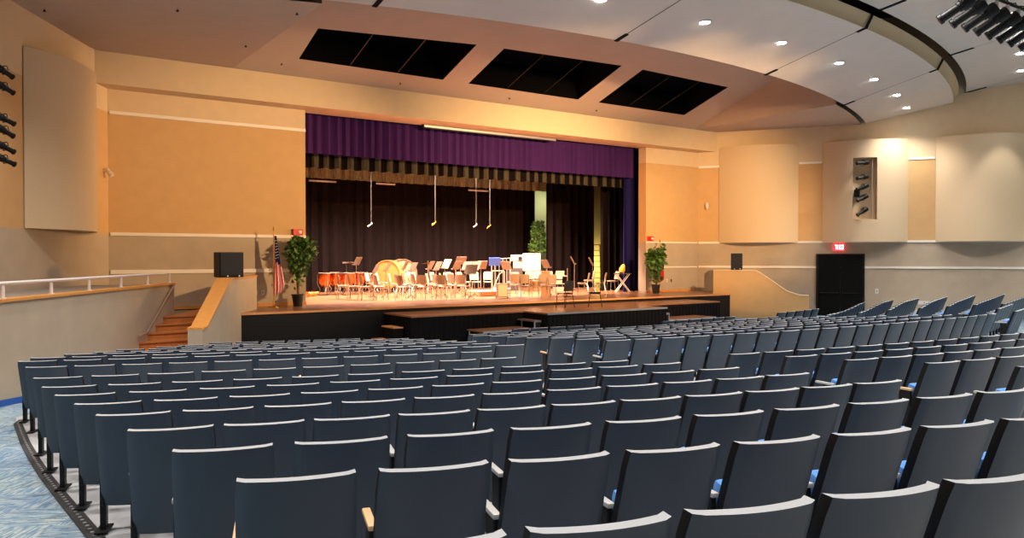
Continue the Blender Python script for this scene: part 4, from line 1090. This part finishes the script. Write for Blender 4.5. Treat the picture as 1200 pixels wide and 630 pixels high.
    # crash cymbal on a stand
    p = on_stage(501.5, 342); used.append((p, .3))
    t = thing('cymbal_stand', 'brass cymbal on a chrome stand behind the music stands', 'cymbal', p)
    mb = MB(); mb.lathe([(0, 1.19), (.05, 1.18), (.08, 1.16), (.24, 1.12), (.24, 1.115), (.08, 1.15), (0, 1.17)], 24); part('cymbal', mb.mesh('crash_cymbal', M['brass'], True), t)
    mb = MB(); mb.tube([(0, 0, .2), (0, 0, 1.24)], .012, 8); part('pole', mb.mesh('pole', M['chrome'], True), t)
    for k in range(3):
        a = k * 2 * PI / 3; mb = MB(); mb.tube([(0, 0, .45), (.3 * math.cos(a), .3 * math.sin(a), 0)], .012, 6); part('leg', mb.mesh('stand_leg', M['chrome'], True), t)
    # snare drum
    p = on_stage(480, 342.5); used.append((p, .3))
    t = thing('snare_drum', 'white snare drum on a low stand beside the bass drums', 'drum', p)
    mb = MB(); mb.lathe([(0, .66), (.18, .66), (.18, .82), (0, .82)], 24); part('shell', mb.mesh('snare_shell', M['white_metal'], True), t)
    mb = MB(); mb.lathe([(.18, .81), (.192, .81), (.192, .83), (.18, .83), (.18, .81)], 24); part('rim', mb.mesh('snare_rim', M['chrome'], True), t)
    for k in range(3):
        a = k * 2 * PI / 3; mb = MB(); mb.tube([(.12 * math.cos(a), .12 * math.sin(a), .66), (0, 0, .4), (.25 * math.cos(a), .25 * math.sin(a), 0)], .012, 6); part('leg', mb.mesh('snare_leg', M['chrome'], True), t)
    # chairs
    rows = [('front row', [(403, 350), (416, 351), (429, 351.5), (446, 351.5), (459, 351.5), (474, 352), (485, 351.5), (497, 351), (509, 351), (520, 351), (531.5, 350.5), (543, 349.5), (604, 347.5), (614, 349), (632.5, 348.5), (643, 349.6)]),
            ('second row', [(441, 347.3), (463, 347.2), (479, 347.2), (493, 347), (507, 347), (523, 346.8), (538, 346.2), (552, 345.6), (601, 343.6), (612, 344.6), (633, 344.2), (436, 345.2), (471, 348.8), (490, 348.8), (515, 349), (533, 348.4)]),
            ('third row', [(447, 344.6), (489, 344), (512, 344), (527, 343.8), (543, 343.4), (557, 342.8), (572, 342.6), (618, 341.2), (628, 340.8), (640, 341.5), (652, 341)])]
    proto = None; cnt = 0
    for rn, lst in rows:
        i = 0
        for px, py in lst:
            p = on_stage(px, py)
            if not clear(p, .215): continue
            i += 1; cnt += 1
            lab = 'tan plastic band chair, %s from the kettle drums in the %s on stage' % (ORD[i], rn)
            h = turn(p, POD + Vector((rng.uniform(-1, 1), rng.uniform(-.6, .6), 0)))
            if proto is None:
                proto = band_chair(lab, M['band_shell'], 'tan band chairs on the stage'); proto.location = p; proto.rotation_euler = (0, 0, h)
            else: dup(proto, p, h, lab)
    for px, py, lab, h in ((683, 345.5, 'tan band chair apart from the orchestra, closer to the metal cart', .9), (703, 344.8, 'tan band chair apart from the orchestra, closer to the yellow gap', .9), (718, 341.5, 'grey chair in front of the black side curtain by the folded stand', 1.3), (690, 340.5, 'tan band chair at the back beside the yellow gap', 1.0)):
        p = on_stage(px, py); used.append((p, .25)); dup(proto, p, h, lab)
    # music stands
    first = None
    ms = [(406, 343, .62, 1.14, 0), (420.5, 343, .9, 1.1, 0), (452, 348.6, .9, .92, 0), (487, 349, .9, .92, 0), (528, 348.4, .9, 1.02, 2), (539.5, 342, .9, 1.12, 0), (546, 348.3, .9, .95, 0), (556, 347.6, .9, .95, 0), (563.5, 344.4, .9, .96, 0), (579.5, 343.4, .9, 1.08, 1), (594.5, 345.5, .9, .95, 0), (641, 344.3, .9, 1.0, 0), (515, 348.9, .9, .95, 0), (473, 345.4, .9, .95, 0), (503, 345, .9, .95, 0), (534, 344.7, .9, .95, 0), (551, 350.2, .9, .85, 0), (673, 342.3, .9, 1.12, 0), (694.5, 343.3, .9, 1.08, 0), (438, 349.6, .9, .85, 0)]
    desks = {}
    i = 0
    for (px, py, tilt, hh, kind) in ms:
        p = on_stage(px, py)
        for q, s in list(used) * 4:
            if (p - q).length < s + .13 and (p - q).length > 1e-4: p = p + (p - q).normalized() * (s + .13 - (p - q).length)
        if any((p - q).length < s + .1 for q, s in used): continue
        i += 1
        used.append((p, .17))
        if kind == 1: lab = 'music stand holding a bright blue folder near the grey rack'
        elif kind == 2: lab = 'music stand holding a large cream sheet, tallest of the middle stands'
        elif px > 660: lab = 'dark music stand by a lone chair, %s the black gap curtain' % ('closer to the cart than' if px < 680 else 'nearest')
        else: lab = 'tan-lit music stand among the chairs, %s counted from the kettle drums' % ORD[i]
        t = thing('music_stand', lab, 'music stand', p, turn(p, POD) if px < 660 else 1.0, 'music stands on the stage')
        key = (tilt, hh, kind)
        a = math.radians(28 if tilt > .7 else 82)
        m = Matrix.Translation((0, 0, hh)) @ Matrix.Rotation(-a, 4, 'X')
        mb = MB(); mb.box(-.22, .22, -.008, .008, -.02, .32, m, .004); mb.box(-.22, .22, -.06, .0, -.03, -.02, m)
        part('desk', mb.mesh('desk', {0: M['stand_black'], 1: M['blue_plastic'], 2: M['beige']}[kind]), t)
        mb = MB(); mb.tube([(0, 0, .06), (0, 0, hh + .05)], .013, 7); part('pole', mb.mesh('stand_pole', M['chrome'], True), t)
        for k in range(3):
            b = k * 2 * PI / 3 + .4; mb = MB(); mb.tube([(0, 0, .12), (.15 * math.cos(b), .15 * math.sin(b), 0)], .011, 6); part('leg', mb.mesh('music_stand_leg', M['black_metal'], True), t)
    # folded stand at the far side with a yellow cloth
    p = on_stage(729.5, 342.6)
    t = thing('folding_stand', 'folded metal cross-leg stand with a yellow bundle near the purple curtain', 'stand', p, -.5)
    for s in (-1, 1):
        mb = MB(); mb.tube([(-.28, s * .12, .02), (.25, s * .12, .72)], .016, 7); mb.tube([(.28, s * .12, .02), (-.25, s * .12, .72)], .016, 7); part('leg_frame', mb.mesh('leg_frame', M['white_metal'], True), t)
    mb = MB(); mb.box(-.32, .32, -.16, .16, .72, .75, None, .005); part('top', mb.mesh('stand_top', M['tv_dark']), t)
    mb = MB(); mb.lathe([(0, 0), (.09, .02), (.13, .12), (.09, .25), (.05, .33), (0, .36)], 12, Matrix.Translation((-.05, 0, .75)) @ Matrix.Rotation(.3, 4, 'Y')); o = mb.mesh('bundle', M['yellow'], True); b_ = link('cloth_bundle', o, None, p + Vector((0, 0, .022))); b_.rotation_euler = (0, 0, -.5); tag(b_, 'yellow cloth bundle on the folded stand near the purple curtain', 'bundle')
    # brass and yellow things seen in the gap
    p = Vector((26.75, 31.2, ST))
    t = thing('ladder', 'yellow-lit step ladder standing in the bright gap between black curtains', 'ladder', p, -.6)
    for s in (-1, 1):
        mb = MB(); mb.tube([(s * .3, -.35, 0), (s * .2, 0, 2.0)], .03, 8); part('rail', mb.mesh('ladder_rail', M['yellow'], True), t)
        mb = MB(); mb.tube([(s * .3, .45, 0), (s * .2, .05, 2.0)], .022, 8); part('rear_leg', mb.mesh('ladder_rear', M['yellow'], True), t)
    for k in range(6):
        f = (k + 1) / 7; mb = MB(); w = .3 - .1 * f; mb.box(-w, w, -.35 * (1 - f) - .05, -.35 * (1 - f) + .05, 2 * f, 2 * f + .03); part('tread', mb.mesh('ladder_tread', M['alu']), t)
    mb = MB(); mb.box(-.24, .24, -.08, .12, 2.0, 2.05); part('top_cap', mb.mesh('top_cap', M['yellow']), t)
    # scattered shiny things at the flag end of the stage
    for i, (px, py, lab) in enumerate(((364.5, 347.5, 'small brass bell lying on the stage at the flag end, closest to the opening edge'), (370.3, 346.9, 'small brass bell lying on the stage at the flag end, closest to the kettle drums'))):
        p = on_stage(px, py); mb = MB(); m = Matrix.Translation((0, 0, .11)) @ Matrix.Rotation(1.4, 4, 'Y') @ Matrix.Rotation(0, 4, 'Z')
        mb.lathe([(.11, -.14), (.1, -.13), (.06, 0), (.05, .08), (.02, .11), (0, .115)], 18, m); o = mb.build('brass_bell', M['brass'], None, True, p); tag(o, lab, 'bell', 'brass bells at the flag end of the stage')
    # two black chairs on the jutting platform
    bc = band_chair('black chair on the jutting platform, back turned to the audience, closer to the podium', M['black_shell'], 'black chairs on the jutting platform')
    zp = E - 1.527
    p = at_z(662, 360.3, zp); bc.location = p; bc.rotation_euler = (0, 0, turn((0, 0, 0), FW * .75 - RT * .55))
    p2 = at_z(697, 359.2, zp); dup(bc, p2, turn((0, 0, 0), -RT + FW * .12), 'black chair on the jutting platform, seen side-on, closer to the far wall')
orchestra()

# ------------------------------------------------------------------ plants and flags
def leaf_cloud(mb, pts_fn, n, size, seed):
    rg = random.Random(seed)
    for _ in range(n):
        c = pts_fn(rg); d = Vector((rg.gauss(0, 1), rg.gauss(0, 1), rg.gauss(-.25, .7))).normalized(); s = size * rg.uniform(.7, 1.35)
        u = d.cross(Vector((rg.gauss(0, 1), rg.gauss(0, 1), rg.gauss(0, 1)))).normalized() * s * .32; w = d.cross(u).normalized() * s * .1
        a, b, e, f = c, c + d * s * .5 + u + w, c + d * s, c + d * s * .5 - u + w; m = c + d * s * .55
        mb.mi = 0 if rg.random() < .65 else 1
        v = mb._mk([a, b, e, m]); mb.face(v); v2 = mb._mk([a, m, e, f]); mb.face(v2)
def potted_tree(p, label, H, blobs, seed, pot_r=.17, pot_h=.34, leaf=.14, n=700):
    t = thing('potted_tree', label, 'potted plant', p)
    mb = MB(); mb.lathe([(pot_r * .72, 0), (pot_r, pot_h), (pot_r * 1.06, pot_h), (pot_r * 1.06, pot_h - .03), (pot_r * .9, pot_h - .03), (0, pot_h - .04)], 20); part('pot', mb.mesh('pot', M['pot'], True), t)
    mb = MB(); mb.lathe([(0, pot_h - .02), (pot_r * .88, pot_h - .03), (0, pot_h - .05)], 14); part('soil', mb.mesh('soil', M['soil']), t)
    mb = MB(); rg = random.Random(seed)
    for k in range(4):
        b = blobs[k % len(blobs)]; mb.tube([(rg.uniform(-.03, .03), rg.uniform(-.03, .03), pot_h - .05), (b[0] * .3 + rg.uniform(-.05, .05), b[1] * .3, (pot_h + b[2]) / 2), (b[0], b[1], b[2])], .018, 7, True, .008)
    part('trunk', mb.mesh('trunk', M['bark'], True), t)
    mb = MB()
    def pts(rg):
        b = rg.choices(blobs, [q[3] * q[3] * q[4] for q in blobs])[0]
        d = Vector((rg.gauss(0, 1), rg.gauss(0, 1), rg.gauss(0, 1))).normalized() * rg.uniform(.45, 1.0) ** .6
        return Vector((b[0] + d.x * b[3], b[1] + d.y * b[3] * .7, b[2] + d.z * b[4]))
    leaf_cloud(mb, pts, n, leaf, seed); part('foliage', mb.mesh('foliage', [M['leaf'], M['leaf_b']]), t)
    return t
def flora():
    p = at_z(349, 358.6, ST); potted_tree(p, 'bushy potted ficus tree in a black pot by the flag', 2.0, [(-.06, 0, 1.55, .33, .42), (.16, 0, 1.62, .36, .38), (.06, .05, 1.15, .29, .35), (.36, 0, 1.55, .2, .22), (-.02, -.02, .75, .16, .25)], 4, n=950)
    p = at_z(758.3, 343.0, ST); p.y = min(p.y, 21.62); potted_tree(p, 'tall leafy plant in a black pot on the far wall side of the stage', 1.9, [(0, 0, 1.25, .36, .42), (.22, 0, 1.5, .2, .3), (-.1, 0, 1.45, .3, .25), (-.02, 0, .75, .24, .35), (.26, 0, 1.72, .1, .2)], 9, leaf=.17, n=800)
    # conical artificial tree by the backdrop
    p = at_y(630.5, 300, 28.6); p = Vector((p.x, p.y, ST))
    t = thing('conical_tree', 'cone-shaped green artificial tree with a flat base standing by the backdrop gap', 'tree', p)
    z0, z1 = at_y(630, 295, 28.6).z - ST, at_y(630, 259, 28.6).z - ST
    mb = MB()
    def pts(rg):
        f = rg.random() ** 1.15; a = rg.uniform(0, 2 * PI); r = (.44 - .2 * f) * math.sqrt(rg.uniform(.35, 1)); return Vector((r * math.cos(a), r * math.sin(a), z0 + (z1 - z0) * f))
    leaf_cloud(mb, pts, 1500, .1, 3); part('foliage', mb.mesh('pine_foliage', [M['pine'], M['leaf_b']]), t)
    mb = MB(); mb.tube([(0, 0, .3), (0, 0, z1 - .1)], .04, 8); part('trunk', mb.mesh('pine_trunk', M['bark'], True), t)
    mb = MB(); mb.lathe([(.0, 0), (.16, 0), (.2, .3), (0, .3)], 16); part('pot', mb.mesh('pine_pot', M['drumwood'], True), t)
    # small plant below it
    # flags
    def flag(p, label, H, cloth, zt, zb, w, stripes):
        t = thing('flag', label, 'flag', p)
        mb = MB(); mb.tube([(0, 0, .03), (0, 0, H)], .014, 8); part('pole', mb.mesh('flag_pole', M['oak'], True), t)
        mb = MB(); mb.lathe([(0, .0), (.15, .0), (.15, .015), (.05, .035), (.03, .07), (0, .07)], 18); part('base', mb.mesh('flag_base', M['brass'], True), t)
        mb = MB(); mb.lathe([(0, 0), (.02, .01), (.028, .05), (.012, .09), (0, .14)], 10, Matrix.Translation((0, 0, H))); part('finial', mb.mesh('finial', M['brass'], True), t)
        nu, nv = 22, 22
        def P(off):
            def fn(u, v):
                f = 1 - v; ww = .05 + (w - .05) * min(1, f * 1.25) ** .9
                x = .015 + ww * u * (1.0 if f < .9 else 1 - (f - .9) * 2.5)
                y = off - .045 * math.sin(u * 15 + f * 2) * (.35 + .65 * f) - .02
                return Vector((x + .015 * math.sin(f * 5 + u * 3), y, zb + (zt - zb) * v - .16 * u * (1 - v) * .0 - .1 * (1 - u) * (1 - v)))
            return fn
        mb = MB(); a = mb.grid(P(0), nu, nv)
        mb.bm.faces.ensure_lookup_table()
        for i in range(nu):
            for j in range(nv):
                f_ = mb.bm.faces[i * nv + j]; v = (j + .5) / nv; u = (i + .5) / nu
                if stripes: f_.material_index = 2 if v > .58 - .12 * u else (0 if int(u * 7.99) % 2 == 0 else 1)
        mb.grid(P(.012), nu, nv)
        me = mb.mesh('flag_cloth', cloth, True)
        n0 = nu * nv
        for k, pl in enumerate(me.polygons):
            if k >= n0: pl.material_index = me.polygons[k - n0].material_index
        part('cloth', me, t)
        if stripes:
            mb = MB()
            for r_ in range(7):
                for c_ in range(4):
                    u = (c_ + .5 + .4 * (r_ % 2)) / 4.6; v = .62 + .05 * r_; q = P(-.006)(u, v)
                    pts = []
                    for k in range(10):
                        rr = .018 if k % 2 == 0 else .008; pts.append(q + Vector((rr * math.sin(k * PI / 5) * .7, -.003, rr * math.cos(k * PI / 5))))
                    mb.poly(pts)
            part('stars', mb.mesh('stars', M['paper']), t)
    M['flag_blue'] = mat('flag_blue', '1f2c66', 0.7); M['flag_white'] = mat('flag_white', 'f2e6dc', 0.7)
    p = at_z(321, 359.6, ST); flag(p, 'striped red, white and blue flag furled on a wooden pole beside the potted tree', 2.12, [M['red_cloth'], M['flag_white'], M['flag_blue']], 1.98, .42, .27, True)
    p = at_z(773, 342.6, ST); p.y = min(p.y, 22.1); flag(p, 'plain red flag furled on a pole behind the leafy plant', 1.95, [M['red_cloth']], 1.7, .5, .2, False)
flora()

# ------------------------------------------------------------------ theatre spotlights
def spot_meshes():
    mb = MB(); mY = Matrix.Rotation(-PI / 2, 4, 'X')
    mb.lathe([(0, -.2), (.09, -.2), (.105, -.17), (.105, -.02), (.085, 0), (.085, .04), (.07, .05), (.07, .3), (.085, .31), (.085, .36), (.07, .36)], 16, mY)
    body = mb.mesh('spot_body', M['black_metal'], True)
    mb = MB(); mb.lathe([(0, .345), (.07, .345), (.0, .352)], 16, mY); lens = mb.mesh('spot_lens', M['lens'], True)
    mb = MB(); mb.tube([(-.12, 0, 0), (-.125, 0, .14), (-.09, 0, .2), (.09, 0, .2), (.125, 0, .14), (.12, 0, 0)], .012, 6); mb.tube([(-.1, 0, 0), (-.125, 0, 0)], .025, 8); mb.tube([(.1, 0, 0), (.125, 0, 0)], .025, 8); yoke = mb.mesh('spot_yoke', M['black_metal'], True)
    mb = MB(); mb.box(-.03, .03, -.03, .03, .2, .3, None, .008); clamp = mb.mesh('spot_clamp', M['alu'])
    return body, lens, yoke, clamp
SB = spot_meshes()
def spot(loc, target, label, group, sc=1.0, side=None):
    t = thing('stage_spotlight', label, 'spotlight', loc, 0, group); d = Vector(target) - Vector(loc)
    # yaw on the thing, tilt on the barrel parts
    yaw = math.atan2(-d.x, d.y); tilt = math.atan2(d.z, math.hypot(d.x, d.y))
    t.rotation_euler = (0, 0, yaw); t.scale = (sc, sc, sc)
    for nme, me in (('body', SB[0]), ('lens', SB[1])):
        o = part(nme, me, t); o.rotation_euler = (tilt, 0, 0)
    y = part('yoke', SB[2], t); c = part('clamp', SB[3], t)
    if side: 
        for o in (y, c): o.rotation_euler = side
    return t
def rig():
    zp = E + 5.0; Yp = 7.3
    t = thing('lighting_pipe', 'long black lighting pipe hung under the ceiling above the seats', 'pipe', (17.5, Yp, zp))
    mb = MB(); mb.tube([(-3.2, 0, 0), (3.6, 0, 0)], .03, 8); part('pipe', mb.mesh('pipe', M['black_metal'], True), t)
    for x in (-2.4, .3, 3.0):
        mb = MB(); R = math.hypot(17.5 + x - CC.x, Yp - CC.y); mb.tube([(x, 0, 0), (x, 0, zf2(R) - zp - .03)], .012, 6); part('drop_rod', mb.mesh('drop_rod', M['black_metal'], True), t)
    mb = MB(); mb.tube([(-3.1 + .1 * i, .05 + .03 * math.sin(i * 1.7), .06 + .03 * abs(math.sin(i * .9))) for i in range(66)], .012, 6); o = mb.build('power_cable', M['black'], None, True, (17.5, Yp, zp)); tag(o, 'black power cable looped along the ceiling lighting pipe', 'cable')
    for i in range(11):
        x = 15.05 + i * .46
        spot((x, Yp, zp - .385), (x - 4.5 + .25 * i, 15.5, ST + .2), 'black stage spotlight on the ceiling pipe, %s from its stage-centre end' % ORD[i + 1], 'spotlights on the ceiling pipe', 1.15)
    # recess in the far wall panel
    q = rw(6.5, 0) + RN * .36
    t = thing('lighting_pipe', 'short vertical pipe inside the far wall recess', 'pipe', (q.x, q.y, E + 1.42))
    mb = MB(); mb.tube([(0, 0, 0), (0, 0, 2.28)], .022, 8); part('pipe', mb.mesh('niche_pipe', M['alu'], True), t)
    for i, z in enumerate((3.52, 2.98, 2.62, 2.22, 1.72)):
        p = rw(6.28, E + z) + RN * .56 + RD * .02
        tgt = p + RD * 2.2 + RN * (1.2 + .3 * (i % 2)) + Vector((0, 0, -.2 - .35 * i))
        s = spot(p + RD * .06, tgt, 'black spotlight in the far wall recess, %s from the top' % ORD[i + 1], 'spotlights in the far wall recess', .85, (0, 0, 0))
        for o in KIDS[s.name]:
            if o.name.startswith(('yoke', 'clamp')): o.rotation_euler = (0, PI / 2, 0)
    p = rw(5.98, E + 2.41) + RN * .16; mb = MB(); mb.box(-.1, .1, -.1, .1, -.14, .14, None, .01); o = mb.build('dimmer_box', M['black_metal'], None, False, p); o.rotation_euler = (0, 0, math.radians(34)); tag(o, 'small black box among the spotlights in the far wall recess', 'box')
    # cluster on the ramp wall
    q = lw(5.72, 0) + LN * .38
    t = thing('lighting_pipe', 'tall vertical pipe on the ramp wall carrying spotlights', 'pipe', (q.x, q.y, E + .75))
    mb = MB(); mb.tube([(0, 0, 0), (0, 0, 3.0)], .024, 8); part('pipe', mb.mesh('wall_pipe', M['alu'], True), t)
    for z in (.2, 2.8):
        mb = MB(); mb.tube([(0, 0, z), tuple(-LN * .37 + Vector((0, 0, z)))], .018, 6); part('bracket', mb.mesh('pipe_bracket', M['alu'], True), t)
    for i, py in enumerate((82, 101, 138, 152, 171, 186)):
        p = at_plane(2, py, q, LH); p = Vector((q.x, q.y, p.z)) + LD * .24
        tgt = p + LD * 2 + LN * (.9 + .2 * (i % 3)) + Vector((0, 0, -.9))
        s = spot(p, tgt, 'black spotlight on the ramp wall pipe, %s from the top' % ORD[i + 1], 'spotlights on the ramp wall pipe', .62)
        for o in KIDS[s.name]:
            if o.name.startswith(('yoke', 'clamp')): o.rotation_euler = (0, PI / 2, 0)
rig()
# ------------------------------------------------------------------ camera and view
cam = bpy.data.cameras.new('camera'); cam.sensor_width = 36.0; cam.lens = 36.0 * FPX / 1200.0; cam.clip_end = 200
co = bpy.data.objects.new('camera', cam); COL.objects.link(co); co.location = EYE
co.rotation_euler = (PI / 2 - PITCH, 0, -YAW); SC.camera = co
SC.view_settings.view_transform = 'Standard'; SC.view_settings.look = 'None'; SC.view_settings.gamma = 1.0
SC.view_settings.use_curve_mapping = False; SC.view_settings.exposure = 0.9
SC.cycles.max_bounces = 6; SC.cycles.diffuse_bounces = 4; SC.cycles.glossy_bounces = 3; SC.cycles.caustics_reflective = False; SC.cycles.caustics_refractive = False
SC.cycles.sample_clamp_indirect = 6.0; SC.cycles.use_denoising = True
